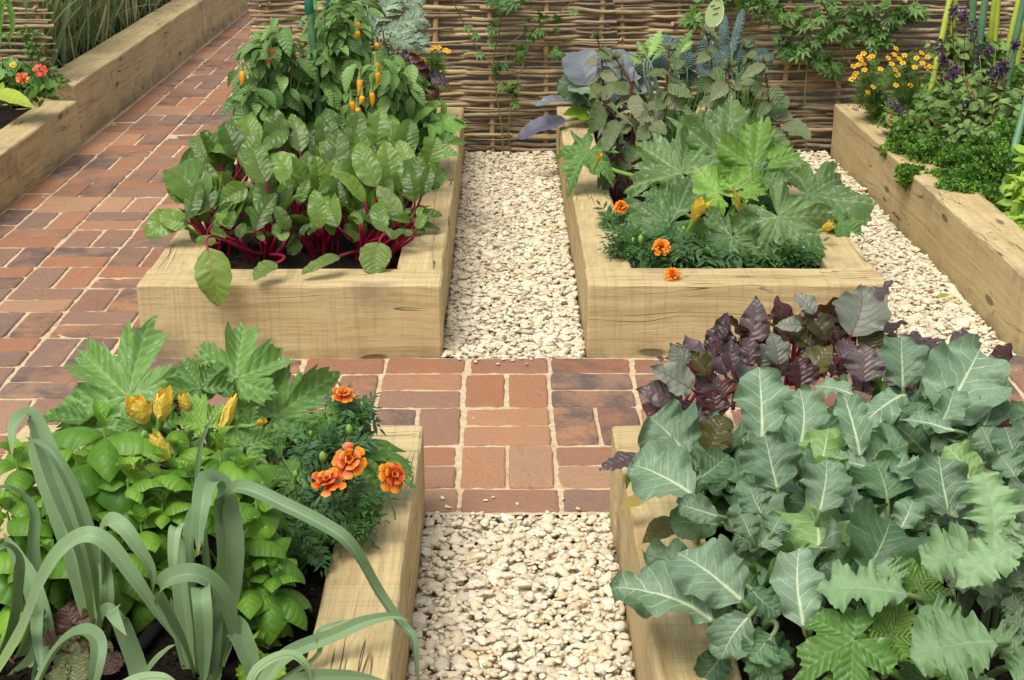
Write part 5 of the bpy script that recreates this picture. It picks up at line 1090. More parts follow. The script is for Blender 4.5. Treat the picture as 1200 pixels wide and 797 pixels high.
# black irrigation pipe, lettuces
t = MB(); tube(t, np.array([Gz(120, 790, .165), Gz(165, 757, .17), Gz(192, 722, .172), Gz(208, 690, .168)]), .012, 12, cap=0); tag(t.build('irrigation_pipe', M['pipe']), 'short black irrigation pipe on the soil between two leeks', 'pipe')
for lab, mt, sty, c, sets in (('bronze-red lettuce on the soil at the foot of the leeks', 'brownlettuce', 'lettuce', (95, 775), (((95,790),(70,760),44), ((105,785),(112,748),40), ((90,800),(95,765),46), ((120,790),(135,765),36), ((75,800),(62,785),36), ((115,775),(128,752),26), ((80,780),(100,752),34))),
                           ('lime-green lettuce at the front of the bed beside the beam', 'greenlettuce', 'lettuce', (300, 775), (((300,790),(290,752),22), ((312,795),(335,785),24), ((300,800),(322,768),24), ((310,780),(292,764),20), ((295,800),(280,780),22)))):
    rt = soil_pt(*c); t = thing('lettuce', rt, lab, 'lettuce', 'front lettuces')
    for b, tp, w in sets: leaf_px(t, sty, b, tp, w, z=.185, n=(0,-.5,.85), jit=.25, mat=mt, flip=RND.random() < .2)
    fill_leaves(t, sty, rt, 6, .02, .04, .07, .9, el=(20, 60), mat=mt, stalk=False)
# ---- basil
T_BAS = [tpl(lambda m, s=s: blade(m, bez(A(0,0,0), A(.3,0,.16), A(.75,0,.05), A(1,0,-.36), 22), A(0,0,1), .36, 'basil', 11, -.62, -.02, .03, 1.2, .008, 4.5, .8, .02, 1.5, seed=s+50)) for s in range(4)]
T_BASY = [tpl(lambda m, s=s: blade(m, bez(A(0,0,0), A(.3,0,.2), A(.75,0,.22), A(1,0,0), 10), A(0,0,1), .30, 'ovate', 5, .5, .3, .05, 2.5, .02, 5, seed=s+60)) for s in range(2)]
def basil(lab, sprigs, size=.080, dens=1.0):
    cs = [P(x, y, Y) for x, y, Y, *_ in sprigs]; rt = A(*np.mean(cs, axis=0)); rt[2] = .15; rt[0] = min(rt[0], -.36); t = thing('basil_plant', rt, lab, 'basil', 'basil plants'); 
    for c, sg in zip(cs, sprigs):
        mb = MB()
        k = sg[3] if len(sg) > 3 else 1.0; c = c.copy(); c[2] = max(c[2], .20); tw = RND.uniform(0, PI)
        for tier in range(3):
            n = (4, 4, 5)[tier]; z = (-.0, -.014, -.045)[tier]*k; 
            pos = []; f = []; nr = []; s = []
            for j in range(n):
                g = tw+2*PI*j/n+tier*PI/4+RND.gauss(0, .35); el = (.8, .1, -.45)[tier]+RND.gauss(0, .22)
                if c[2]+z < .16: continue
                d = A(math.cos(g)*math.cos(el), math.sin(g)*math.cos(el), math.sin(el)); pos.append(c+A(0, 0, z)+d*.006); f.append(d); nr.append(A(-math.cos(g)*math.sin(el), -math.sin(g)*math.sin(el), math.cos(el))); s.append(size*k*(.45, .92, 1.05)[tier]*RND.uniform(.55, 1.25))
            if not pos: continue
            T = T_BASY if tier == 0 else T_BAS
            w = NPR.integers(0, len(T), len(pos)); tt = NPR.uniform(-.6, .6, len(pos))+(.8, .25, -.3)[tier]
            for q in range(len(T)):
                m_ = w == q
                if m_.any(): scatter(mb, T[q], np.array(pos)[m_], np.array(f)[m_], np.array(nr)[m_], np.array(s)[m_], tt[m_])
        f_ = mb.build('sprig', M['basil'], t)
        mb = MB(); b0 = rt+A(RND.uniform(-.02, .02), RND.uniform(-.02, .02), 0); tube(mb, bez(b0, b0+A(0, 0, .08), c-A(0, 0, .06), c, 9), [.0035, .0022], 6); mb.build('stem', M['basilstem'], f_)
basil('basil with the largest glossy hanging leaves below the closed courgette flower', [(122,500,2.22,1.35), (150,560,2.15,1.0), (100,555,2.2,.9)])
basil('basil at the left edge behind the first leek', [(20,540,2.25,1.15), (55,600,2.2,1.0), (8,600,2.18,1.1), (45,510,2.38,.8)])
basil('basil in front of the left-edge plant, half hidden by arching leek leaves', [(60,650,2.12,1.0), (20,690,2.1,1.0), (75,575,2.2,.9), (-15,640,2.1,1.0)])
basil('basil between the two leeks in the middle of the bed', [(165,615,2.12,1.0), (140,640,2.1,.9), (190,590,2.16,.95), (180,660,2.1,.85), (205,640,2.14,.8)])
basil('pale-tipped basil right behind the upright folded leek leaf', [(258,530,2.2,1.2), (225,560,2.18,1.0), (285,560,2.18,1.05), (200,575,2.2,.9)])
basil('basil low beside the bare soil, right of the tall leek', [(300,585,2.1,.95), (285,625,2.06,.9), (310,645,2.05,.9), (320,668,2.02,.85), (290,680,2.02,.95)])
basil('small basil under the courgette at the back left', [(90,520,2.36,.8), (170,540,2.32,.85), (205,530,2.32,.8), (130,535,2.34,.8)])
# ---- courgette with orange-yellow flowers
t = thing('courgette_plant', soil_pt(240, 560), 'courgette plant with deeply cut leaves and pale yellow flowers above the basil', 'courgette plant'); CR2 = A(-.50, 2.40, .15)
DL = dict(depth=.52, serr=.17, pleat=.09, nt=170, ruf=.11)
def cn(ap, tp, Y, **kw): 
    d = dict(DL); d.update(kw); pal_px(t, ap, tp, Y=Y, root=CR2, **d)
cn((150,464),(88,408),2.52, n=(-.1,-.75,.65), jit=.05, mat='courgfresh'); cn((112,494),(52,478),2.5, n=(0,-.55,.8), jit=.05, mat='courgfresh'); cn((276,442),(288,384),2.55, n=(0,-.5,.85), mat='courgfresh', cup=.55, jit=.05); cn((234,455),(205,420),2.5, n=(.15,-.6,.75), mat='courgfresh')
cn((322,488),(400,446),2.52, n=(.1,-.75,.65), mat='courgfresh', cup=.3, jit=.05); cn((288,522),(298,478),2.4, n=(.1,-.7,.7), mat='courgfresh', depth=.4); cn((240,498),(225,470),2.42, n=(.2,-.5,.85), mat='courgyoung', depth=.4, cup=.4); cn((220,530),(200,505),2.36, n=(0,-.5,.85), mat='courg', depth=.4)
cn((345,560),(335,532),2.36, n=(0,-.5,.85), mat='courgfresh', depth=.35); cn((390,515),(482,548),2.45, n=(.1,-.45,.9), mat='courgfresh', depth=.25, lens=(.35,.45,1.0,.45,.35), jit=.05, cup=.1); cn((400,500),(372,478),2.5, n=(.1,-.6,.8), mat='courgfresh', depth=.3)
cn((180,500),(150,480),2.45, n=(0,-.5,.85), mat='courgfresh', depth=.4); cn((260,545),(280,560),2.3, n=(0,-.5,.85), mat='courgfresh', depth=.4); cn((165,495),(128,512),2.45, n=(0,-.4,.9), mat='courgfresh', depth=.45); cn((400,540),(440,565),2.42, n=(0,-.4,.9), mat='courgfresh', depth=.3)
squash_flower(t, (172,496), (156,466), 2.44, 44, 'paleflower', .25); squash_flower(t, (188,494), (193,456), 2.42, 36, 'paleflower', .25); squash_flower(t, (219,484), (213,460), 2.45, 24, 'paleflower', .05); squash_flower(t, (258,508), (276,462), 2.42, 24, 'paleflower', .05)
squash_flower(t, (198,538), (176,508), 2.22, 36, 'paleflower', .15); squash_flower(t, (160,543), (150,572), 2.2, 32, 'courgflower', .3); squash_flower(t, (258,533), (258,512), 2.32, 14, 'courgflower', .1); squash_flower(t, (300,498), (312,492), 2.4, 14, 'courgflower', .2)
# ---- french marigolds
marigold('French marigold with three mahogany-edged orange flowers lying over the right beam', [(385,525,2.42,40,24), (372,600,2.30,46,32), (415,600,2.28,30,26), (350,630,2.22,45,22), (408,488,2.52,26,18)],
    [(410,540,2.30,23,'frenchpetal','french',(.05,-.75,.65)), (385,565,2.25,21,'frenchpetal','french',(-.15,-.35,.92)), (460,558,2.24,20,'frenchpetal','french',(.55,-.55,.55)), (402,463,2.50,14,'frenchpetal','french',(.1,-.3,.95))],
    [(378,535,2.3,4.5), (409,503,2.4,4.2), (346,556,2.28,3.6), (424,475,2.5,3.2), (364,508,2.42,2.6)], size=.054, n=66, grp='French marigolds')
marigold('French marigold with dark red flowers hidden behind the courgette leaves', [(330,510,2.55,30,22), (300,500,2.58,24,16), (190,490,2.58,20,14)], [(186,466,2.54,16,'darkpetal','french',(0,-.4,.9)), (300,456,2.6,15,'frenchpetal','french',(0,-.3,.9)), (205,470,2.53,10,'darkpetal','french',(.2,-.5,.8))], [], size=.06, n=44, grp='French marigolds')
# ================================================================ bed front right: beet, cauliflower, kale
KL = {}
for k, px, py, z, lab in (
  ('A', 800, 610, .15, 'blue-green cauliflower plant at the left, two broad leaves over the beam corner'),
  ('B', 905, 590, .15, 'blue-green cauliflower with a frilled heart in the middle of the bed'),
  ('C', 960, 640, .15, 'blue-green cauliflower whose fan-shaped upright leaf stands right of the frilled heart'),
  ('D', 1095, 520, .15, 'blue-green cauliflower with the largest upright leaf, towards the far right corner'),
  ('E', 1000, 570, .15, 'blue-green cauliflower with folded leaves between the beet and the middle'),
  ('F', 870, 730, .15, 'blue-green cauliflower at the front left, one holed leaf lying over the beam and gravel'),
  ('G', 1030, 690, .15, 'dark-leaved cauliflower in the shade at the centre right'),
  ('H', 1120, 620, .15, 'blue-green cauliflower with a white-ribbed rounded leaf before the russian kale'),
  ('I', 1185, 550, .15, 'young blue-green cauliflower at the right edge by the brick path')):
    p = soil_pt(px, py, z); KL[k] = (thing('cauliflower_plant', p, lab, 'cauliflower', 'cauliflower plants'), p)
def kl(k, bp, tp, w, z, n=(0,-.72,.68), jit=.10, mat='kale', sty='kale', **kw):
    t, p = KL[k]; return leaf_px(t, sty, bp, tp, w, z=z, n=n, jit=jit, root=p+A(RND.uniform(-.01,.01), RND.uniform(-.01,.01), .03), mat=mat, **kw)
kl('A', (806,533), (762,490), 82, .36, n=(-.1,-.7,.7), jit=.04); kl('A', (812,580), (742,540), 82, .38, n=(-.15,-.45,.9), jit=.04, bow=.12); kl('A', (842,605), (795,590), 34, .36, bow=.2); kl('A', (842,615), (785,612), 48, .30, mat='kaledark'); kl('A', (820,560), (855,530), 40, .33, mat='kaledark')
kl('B', (893,514), (889,432), 64, .36, jit=.04); kl('B', (911,573), (896,510), 72, .38, jit=.04); kl('B', (893,603), (879,570), 42, .38); kl('B', (880,630), (868,602), 34, .36, ruf=.3); kl('B', (905,625), (915,605), 34, .36, ruf=.3); kl('B', (890,640), (905,620), 40, .34, ruf=.3); kl('B', (890,590), (925,560), 44, .33); kl('B', (885,640), (860,625), 40, .3)
kl('C', (960,600), (969,538), 58, .38, jit=.04); kl('C', (960,645), (945,585), 100, .33, n=(0,-.3,.95), mat='courgyoung' if False else 'kale', flip=True, jit=.03, cup=.2); kl('C', (1000,602), (985,575), 34, .36, ruf=.25); kl('C', (942,735), (938,640), 62, .36, jit=.04)
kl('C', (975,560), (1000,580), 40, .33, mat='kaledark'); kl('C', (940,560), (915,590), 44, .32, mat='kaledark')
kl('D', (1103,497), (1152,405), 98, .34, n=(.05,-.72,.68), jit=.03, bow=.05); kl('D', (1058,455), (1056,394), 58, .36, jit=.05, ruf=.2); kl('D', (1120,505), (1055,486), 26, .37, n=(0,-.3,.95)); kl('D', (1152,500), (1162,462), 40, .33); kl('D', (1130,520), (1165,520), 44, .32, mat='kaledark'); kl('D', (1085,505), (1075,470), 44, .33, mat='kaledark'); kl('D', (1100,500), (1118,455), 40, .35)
kl('E', (938,520), (937,455), 52, .36, jit=.05); kl('E', (1008,535), (989,462), 38, .37, fold=.5); kl('E', (1000,463), (956,449), 28, .38, n=(0,-.4,.9)); kl('E', (1062,462), (1012,492), 38, .37, n=(0,-.35,.94), fold=-.3, bow=.2); kl('E', (1018,548), (972,534), 28, .36, n=(0,-.4,.9), ruf=.25); kl('E', (958,560), (972,498), 58, .34, flip=True); kl('E', (1010,560), (1040,520), 70, .33, mat='kaledark'); kl('E', (985,520), (955,490), 44, .33, mat='kaledark'); kl('E', (1030,545), (1060,560), 44, .34)
kl('F', (870,704), (795,643), 82, .36, n=(-.05,-.65,.75), jit=.03); kl('F', (836,728), (722,690), 64, .33, n=(-.1,-.4,.9), jit=.03, bow=.14); kl('F', (826,705), (716,688), 66, .295, n=(-.15,-.35,.92), mat='kalehole', jit=.03, bow=.12); kl('F', (824,685), (756,646), 52, .30, n=(-.1,-.5,.85), mat='kalehole'); kl('F', (878,722), (845,772), 54, .34, n=(0,-.7,.7)); kl('F', (905,745), (880,775), 50, .32, mat='kaledark'); kl('F', (880,690), (915,720), 50, .30, mat='kaledark'); kl('F', (860,650), (905,680), 60, .28, mat='kaledark')
kl('F', (862,745), (830,720), 46, .28, mat='kaledark'); kl('F', (900,700), (870,690), 50, .26, mat='kaledark'); kl('F', (925,780), (890,760), 50, .26, mat='kaledark'); kl('F', (880,760), (905,800), 56, .30, mat='kaledark'); kl('F', (850,760), (820,800), 40, .24, mat='kaledark')
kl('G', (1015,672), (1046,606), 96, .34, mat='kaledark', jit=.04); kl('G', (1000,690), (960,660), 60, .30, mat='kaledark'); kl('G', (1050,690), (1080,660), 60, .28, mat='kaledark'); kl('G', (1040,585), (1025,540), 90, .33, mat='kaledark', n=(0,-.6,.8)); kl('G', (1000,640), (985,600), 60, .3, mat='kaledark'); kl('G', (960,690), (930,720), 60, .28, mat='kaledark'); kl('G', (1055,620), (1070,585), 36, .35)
kl('H', (1114,608), (1099,534), 70, .36, jit=.04); kl('H', (1138,568), (1108,522), 50, .35, flip=True); kl('H', (1085,620), (1060,590), 40, .33, flip=True); kl('H', (1075,560), (1045,540), 40, .36, n=(0,-.3,.95)); kl('H', (1090,640), (1060,640), 50, .3, mat='kaledark')
kl('I', (1188,530), (1180,498), 44, .36, ruf=.2); kl('I', (1190,560), (1172,535), 40, .34, ruf=.25); kl('I', (1192,520), (1210,500), 40, .36, ruf=.2); kl('I', (1195,550), (1225,545), 44, .34); kl('I', (1165,530), (1150,500), 34, .35, ruf=.2)
for k in 'ABCDEFGHI':
    t, p = KL[k]; AZ = (-70, 70) if k in 'AF' else (0, 360); fill_leaves(t, 'kale', p, 9, .07, .09 if k in 'ABDEI' else .12, .15, .75, el=(0, 35), mat='kaledark', stalk=False, az=AZ); fill_leaves(t, 'kale', p, 5, .06, .10 if k in 'ABDEHI' else .16, .13, .75, el=(5, 40) if k in 'ABDEHI' else (20, 65), az=AZ, mat='kaledark' if k in 'ACG' else 'kale')  # low fill leaves take the dark copy, painted shade for the gaps
# ---- red russian kale
RK = {}
for k, px, py, lab in (('A', 1120, 740, 'frilly pale green russian kale leaf mass at the front right corner'), ('B', 1165, 660, 'frilly pale russian kale behind the front one at the right edge'), ('C', 1030, 720, 'frilly russian kale plant with pinkish ribs beside the mottled courgette leaf')):
    p = soil_pt(px, py); RK[k] = (thing('russian_kale', p, lab, 'kale', 'frilly russian kale plants'), p)
def rk(k, bp, tp, w, z, n=(0,-.5,.85), jit=.1, mat='ruskale', **kw):
    t, p = RK[k]; return leaf_px(t, 'rus', bp, tp, w, z=z, n=n, jit=jit, root=p, mat=mat, **kw)
rk('A', (1168,752), (1066,770), 84, .42, jit=.05, n=(-.1,-.45,.88)); rk('A', (1130,735), (1078,712), 50, .40); rk('A', (1195,765), (1160,740), 44, .40); rk('A', (1150,790), (1130,830), 70, .36); rk('A', (1190,800), (1210,770), 60, .38)
rk('C', (1064,697), (957,684), 56, .42, jit=.05); rk('C', (1050,690), (1030,660), 50, .36); rk('C', (1060,720), (1010,740), 50, .36); rk('C', (1020,690), (1055,700), 40, .4)
rk('B', (1158,645), (1082,655), 66, .44, jit=.06); rk('B', (1198,640), (1126,678), 50, .46, jit=.05); rk('B', (1165,642), (1150,553), 64, .43, n=(0,-.7,.7), jit=.05); rk('B', (1200,630), (1195,560), 44, .43, mat='ruspurple'); rk('B', (1205,690), (1170,660), 40, .40, mat='ruspurple'); rk('B', (1215,600), (1180,590), 44, .44); rk('B', (1200,720), (1178,700), 40, .38, mat='ruspurple'); rk('B', (1190,650), (1195,610), 40, .45); rk('B', (1185,680), (1150,695), 44, .36, mat='ruspurple'); rk('B', (1210,745), (1180,720), 40, .38, mat='ruspurple'); rk('B', (1205,660), (1215,620), 44, .44, mat='ruspurple')
for k in 'ABC':
    t, p = RK[k]; fill_leaves(t, 'rus', p, 8, .05, .16, .13, .6, el=(10, 60), mat='ruspurple')
# ---- courgette with white-blotched leaves at the very front
t = thing('courgette_plant', soil_pt(985, 790), 'white-blotched courgette leaf at the front of the kale bed', 'courgette plant'); CR2 = soil_pt(985, 800)
pal_px(t, (1000,750), (935,775), z=.37, root=CR2, n=(-.05,-.45,.9), mat='courgfresh', depth=.3, cup=.05); pal_px(t, (1045,745), (1062,715), z=.36, root=CR2, n=(.2,-.5,.85), mat='courgyoung', depth=.3, cup=.5); pal_px(t, (1075,690), (1095,660), z=.34, root=CR2, n=(.2,-.5,.85), mat='courgyoung', depth=.3, cup=.3); pal_px(t, (1000,790), (960,815), z=.33, root=CR2, mat='courgfresh', depth=.3); pal_px(t, (1130,790), (1100,810), z=.3, root=CR2, mat='courgyoung', depth=.3); pal_px(t, (1085,800), (1050,815), z=.26, root=CR2, mat='courg', depth=.3)
# ---- beet
BT = {}
for k, px, py, lab in (('A', 822, 480, 'purple-leaved beetroot at the far left corner, one dark leaf flopped over the beam'), ('B', 872, 455, 'purple-leaved beetroot with mauve upright leaves behind the left cauliflower'), ('C', 925, 450, 'dark red beetroot in the middle of the back row'), ('D', 962, 440, 'olive-brown beetroot with twisted leaves reaching towards the oak beam'), ('E', 1002, 438, 'beetroot with one big grey-green purple-veined leaf standing highest'), ('F', 1060, 440, 'beetroot whose dark leaves hang over the stone gravel strip'), ('G', 1160, 470, 'small dark beetroot showing at the right by the brick path')):
    p = soil_pt(px, py); BT[k] = (thing('beetroot_plant', p, lab, 'beetroot', 'purple-leaved beetroot row'), p)
def bt(k, bp, tp, w, z=.33, n=(0,-.72,.68), jit=.14, mat='beet', **kw):
    t, p = BT[k]; return leaf_px(t, 'beet', bp, tp, w, z=z, n=n, jit=jit, root=p, mat=mat, **kw)
bt('E', (997,394), (1010,334), 66, .36, mat='beetgreen', jit=.03, lobe=.07); bt('E', (1012,448), (1014,402), 48, .32, mat='beet'); bt('E', (1020,412), (1022,378), 36, .33, mat='beetolive'); bt('E', (1000,452), (1028,440), 40, .30); bt('E', (985,420), (1002,398), 26, .33, mat='beet')
bt('D', (955,368), (931,343), 24, .40, mat='beetgreen', bow=.2); bt('D', (972,398), (945,357), 30, .35, mat='beetolive', fold=.5); bt('D', (940,381), (907,381), 20, .38, bow=.3, mat='beetgreen'); bt('D', (968,404), (930,368), 24, .33, mat='beetolive'); bt('D', (948,442), (976,404), 36, .30, mat='beetolive'); bt('D', (975,440), (990,412), 36, .28, mat='beetred'); bt('D', (985,405), (975,380), 26, .32, mat='beetred')
bt('C', (938,456), (934,416), 42, .30, mat='beetred'); bt('C', (952,408), (921,390), 28, .33, mat='beetolive', fold=.4); bt('C', (912,428), (903,388), 30, .33, mat='beetgreen', lobe=.06); bt('C', (925,430), (895,420), 34, .30, mat='beet'); bt('C', (955,430), (940,405), 34, .3, mat='beet'); bt('C', (900,440), (885,400), 30, .30, mat='beet')
bt('B', (861,436), (856,398), 26, .34, mat='beet'); bt('B', (850,412), (832,402), 16, .34, mat='beetred'); bt('B', (880,428), (875,392), 28, .33, mat='beet', ruf=.25); bt('B', (865,455), (885,428), 34, .30, mat='beetgreen'); bt('B', (850,440), (838,415), 26, .31, mat='beet'); bt('B', (890,430), (900,402), 28, .32, mat='beetgreen', lobe=.06); bt('B', (850,470), (842,440), 40, .28, mat='beetred')
bt('A', (806,428), (786,403), 26, .38, mat='beetgreen'); bt('A', (812,458), (760,430), 40, .34, mat='beetgreen'); bt('A', (800,472), (746,456), 38, .32, mat='beet'); bt('A', (828,440), (808,414), 30, .35, mat='beetolive', fold=.4); bt('A', (838,460), (815,440), 34, .31, mat='beet'); bt('A', (785,492), (752,474), 30, .29, mat='beetred', bow=.25, n=(0,-.4,.9)); bt('A', (830,530), (848,485), 46, .28, mat='beetolive'); bt('A', (820,500), (800,470), 40, .26, mat='beet'); bt('A', (840,490), (835,455), 34, .28, mat='beetred'); bt('A', (790,470), (775,440), 30, .31, mat='beet')
t_, p_ = BT['A']; bt('A', (748,534), (702,547), 30, .255, mat='beet', n=(-.1,-.3,.95), jit=.0, cup=-.1); bt('A', (766,522), (742,545), 16, .27, mat='beetolive', n=(0,-.4,.9), fold=.4)
bt('F', (1038,418), (1053,388), 30, .31, mat='beetolive'); bt('F', (1100,428), (1110,400), 32, .30, mat='beetred'); bt('F', (1112,406), (1148,390), 26, .30, mat='beet', n=(.1,-.5,.85)); bt('F', (1062,408), (1078,388), 24, .30, mat='beet'); bt('F', (1085,440), (1100,410), 32, .27, mat='beetred'); bt('F', (1088,410), (1092,396), 20, .28); bt('F', (1060,450), (1040,425), 40, .28)
bt('G', (1165,500), (1180,485), 30, .29, mat='beetred'); bt('G', (1178,520), (1185,500), 24, .28, mat='beetred'); bt('G', (1150,490), (1172,470), 30, .27)
for k in BT:
    t, p = BT[k]; fill_leaves(t, 'beet', p, 9 if k in 'ABCDE' else 5, .04, .13 if k in 'ABCDE' else .08, .11 if k in 'ABCDE' else .08, .62, el=(20, 75), mat='beet' if k in 'ABEF' else 'beetred')
t = thing('withered_leaf', Gz(742, 592, .245), 'withered yellow-green leaf lying on the left oak beam of the kale bed', 'fallen leaf', 'fallen leaves'); mk_leaf(t, 'broad', Gz(758,582,.262), Gz(726,597,.252), .03, (0,-.3,.95), mat='deadleaf', stalk=False)
t = thing('withered_leaf', Gz(770, 620, .245), 'brown withered leaf on the beam, just nearer than the yellow-green one', 'fallen leaf', 'fallen leaves'); mk_leaf(t, 'broad', Gz(794,610,.27), Gz(752,638,.252), .05, (0,-.3,.95), mat='beetolive', stalk=False)
t = thing('withered_leaf', Gz(1108, 346, .02), 'small yellow fallen leaf on the narrow gravel strip', 'fallen leaf', 'fallen leaves'); mk_leaf(t, 'broad', Gz(1098,349,.02), Gz(1113,345,.022), .022, (0,-.2,1), mat='lime', stalk=False)
# ================================================================ right border
def ball(mb, c, R, n, size, tpls, tintb=0):
    pass
T_PAR = []
for s in range(3):
    def fn(m, s=s):
        r = np.random.default_rng(s+200)
        for i in range(11):
            d = unit(A(r.uniform(-.2, 1), r.uniform(-1, 1), r.uniform(.0, .9))); p = A(r.uniform(.1, .5), r.uniform(-.3, .3), r.uniform(0, .25))
            blade(m, bez(p, p+d*.12, p+d*.25+A(0,0,.03), p+d*.4, 7), A(0,0,1), .15, 'spoon', 5, .3, .1, .8, 2.6, 0, serr=.3, sfreq=5, seed=s*50+i)
    T_PAR.append(tpl(fn))
T_SM = [tpl(lambda m, s=s: blade(m, bez(A(0,0,0), A(.3,0,.08), A(.7,0,.02), A(1,0,-.1), 6), A(0,0,1), .25, 'ovate', 3, .1, .2, .05, 2, 0, seed=s+80)) for s in range(2)]
T_NEED = [tpl(lambda m, s=s: [blade(m, bez(A(.15*i,0,0), A(.15*i+.1,q*.1,.05), A(.15*i+.2,q*.22,.06), A(.15*i+.3,q*.34,.02), 4), A(0,0,1), .02, 'needle', 2, 0, 0, seed=i) for i in range(6) for q in (-1, 1)]) for s in range(2)]
def clump(name, lab, cat, grp, blobs, tpls, n, size, mat, **kw):
    cs = []; rs = []
    for (px, py, Y, rx, ry, *d) in blobs:
        c = P(px, py, Y); m = mpp(c); c[2] = max(c[2], .17); cs.append(c); rs.append(A(rx*m, d[0] if d else .12, ry*m*1.0))
    rt = A(*np.mean(cs, axis=0)); rt[2] = .165; t = thing(name, rt, lab, cat, grp)
    bushy(t, tpls, cs, rs, n, size, mat, **kw); return t, rt, cs, rs
for lab, bl in (('curly parsley at the left of the row, one sprig over the oak kerb', ((1085,190,5.15,32,34,.15), (1075,212,5.0,22,14,.1), (1063,206,4.95,8,7,.04), (1055,178,5.3,18,20,.12))),
                ('curly parsley in the middle, dark green and dense behind the kerb', ((1130,198,4.88,34,36,.15), (1145,175,4.95,24,18,.1), (1120,222,4.75,22,16,.1), (1150,225,4.8,24,26,.12))),
                ('curly parsley at the right, behind the slanting green cane', ((1170,200,4.8,28,32,.14), (1182,165,4.95,22,20,.1), (1160,238,4.7,18,18,.1), (1185,195,4.9,22,26,.14)))):
    t, rt, cs, rs = clump('parsley_plant', lab, 'parsley', 'curly parsley plants', bl, T_PAR, 190, .040, 'parsley', droop=.0, surf=.2, upb=.8, sizevar=.4)
    stems(t, rt, [c+NPR.normal(0, .03, 3) for c in cs for i in range(4)], .002, 'basilstem')
t, rt, cs, rs = clump('mint_bush', 'bright lime-green leafy herb between the tagetes and the parsley', 'herb', None, ((1085,140,5.45,26,24,.14), (1065,150,5.35,18,16,.1), (1100,165,5.2,26,18,.12), (1088,118,5.5,14,12,.1)), T_SM, 210, .034, 'beanleaf', droop=.1, surf=.3)
stems(t, rt, [c+NPR.normal(0, .04, 3) for c in cs for i in range(4)], .002, 'basilstem')
t, rt, cs, rs = clump('herb_bush', 'pale lime herb with tiny white flowers at the right edge in front', 'herb', None, ((1195,235,4.5,16,40,.12), (1190,265,4.4,14,14,.1), (1210,200,4.6,20,30,.12)), T_SM, 120, .045, 'greenlettuce', droop=.2, surf=.2)
stems(t, rt, [c+NPR.normal(0, .04, 3) for c in cs for i in range(5)], .002, 'basilstem')
# purple-flowered basil
for i, (lab, bl, spikes) in enumerate((
    ('purple-flowered basil bush twining round the green canes, rear one', ((1135,95,5.5,40,34,.16), (1110,60,5.6,24,26,.12), (1150,60,5.55,24,26,.12)), ((1100,62,1101,50), (1120,78,1124,92), (1118,8,1116,22), (1150,64,1148,72), (1160,55,1158,64), (1103,70,1110,76), (1128,12,1130,30), (1140,28,1142,50))),
    ('purple-flowered basil bush sprawling above the parsley, front one', ((1120,125,5.2,44,26,.14), (1160,110,5.2,34,34,.14), (1185,130,5.1,24,34,.14), (1140,155,5.0,34,18,.12)), ((1165,82,1160,92), (1172,78,1170,88), (1190,50,1190,56), (1142,163,1152,168), (1152,168,1180,160), (1180,160,1198,164), (1112,90,1122,86), (1045,122,1060,132), (1175,72,1180,82), (1130,120,1132,135))))):
    t, rt, cs, rs = clump('purple_basil', lab, 'herb', 'purple-flowered basil bushes', bl, T_OV, 130, .036, 'sage', droop=.35, surf=.2)
    stems(t, rt, [c+A(RND.uniform(-1,1)*.10, RND.uniform(-.08,.08), RND.uniform(-.06,.10)) for c in cs for j in range(6)], .0028, 'orachstem')
    for (x0, y0, x1, y1) in spikes:
        Y = 5.15 if i else 5.45; a = P(x1, y1, Y); b = P(x0, y0, Y); mb = MB(); n = 60; u = NPR.random(n); d = unit(NPR.normal(0, 1, (n, 3)))
        pos = a+(b-a)*u[:, None]+d*.007; scatter(mb, T_SM[0], pos, d, unit(NPR.normal(0, 1, (n, 3))), np.full(n, .015), NPR.uniform(-1, 1, n)); f = mb.build('flower_spike', M['spike'], t)
        n = 12; u = NPR.uniform(.45, 1.05, n); d = unit(NPR.normal(0, 1, (n, 3))); mb = MB(); scatter(mb, T_SM[1], a+(b-a)*u[:, None]+d*.010, d, unit(NPR.normal(0, 1, (n, 3))), np.full(n, .014)); mb.build('bloom', M['purplebloom'], f)
        mb = MB(); tube(mb, bez(rt, rt+A(0,0,.2), a-(b-a), a, 8), .0016, 5); mb.build('stem', M['orachstem'], f)
# tagetes with yellow flowers
def small_flower(parent, c, R, mat='yellowpetal', n=5, heart='orangepetal'):
    c = A(*c); ax = unit(A(RND.uniform(-.4,.4), -.6, .8)); u = unit(np.cross(ax, A(0,.2,1))); v = np.cross(ax, u); mb = MB(); g0 = RND.random()*6
    for k in range(n):
        g = g0+2*PI*k/n; o = u*math.cos(g)+v*math.sin(g); blade(mb, bez(c, c+o*R*.4+ax*R*.1, c+o*R*.8+ax*R*.1, c+o*R, 5), ax, R*.46, 'spoon', 3, .1, .1, .1, 2, 0, tint=RND.uniform(-.5, .5))
    mb.add(*[x for x in heart_dome(c, ax, u, v, R*.28)], None, .5, 1); return mb.build('flower', [M[mat], M[heart]], parent)
def heart_dome(c, ax, u, v, r):
    V = [c+ax*r*.9]+[c+ax*r*.6+(u*math.cos(a)+v*math.sin(a))*r*.7 for a in np.linspace(0, 2*PI, 8)[:-1]]+[c+(u*math.cos(a)+v*math.sin(a))*r for a in np.linspace(0, 2*PI, 8)[:-1]]
    F = [(0, 1+i, 1+(i+1) % 7) for i in range(7)]+[(1+i, 8+i, 8+(i+1) % 7, 1+(i+1) % 7) for i in range(7)]
    return np.array(V), F
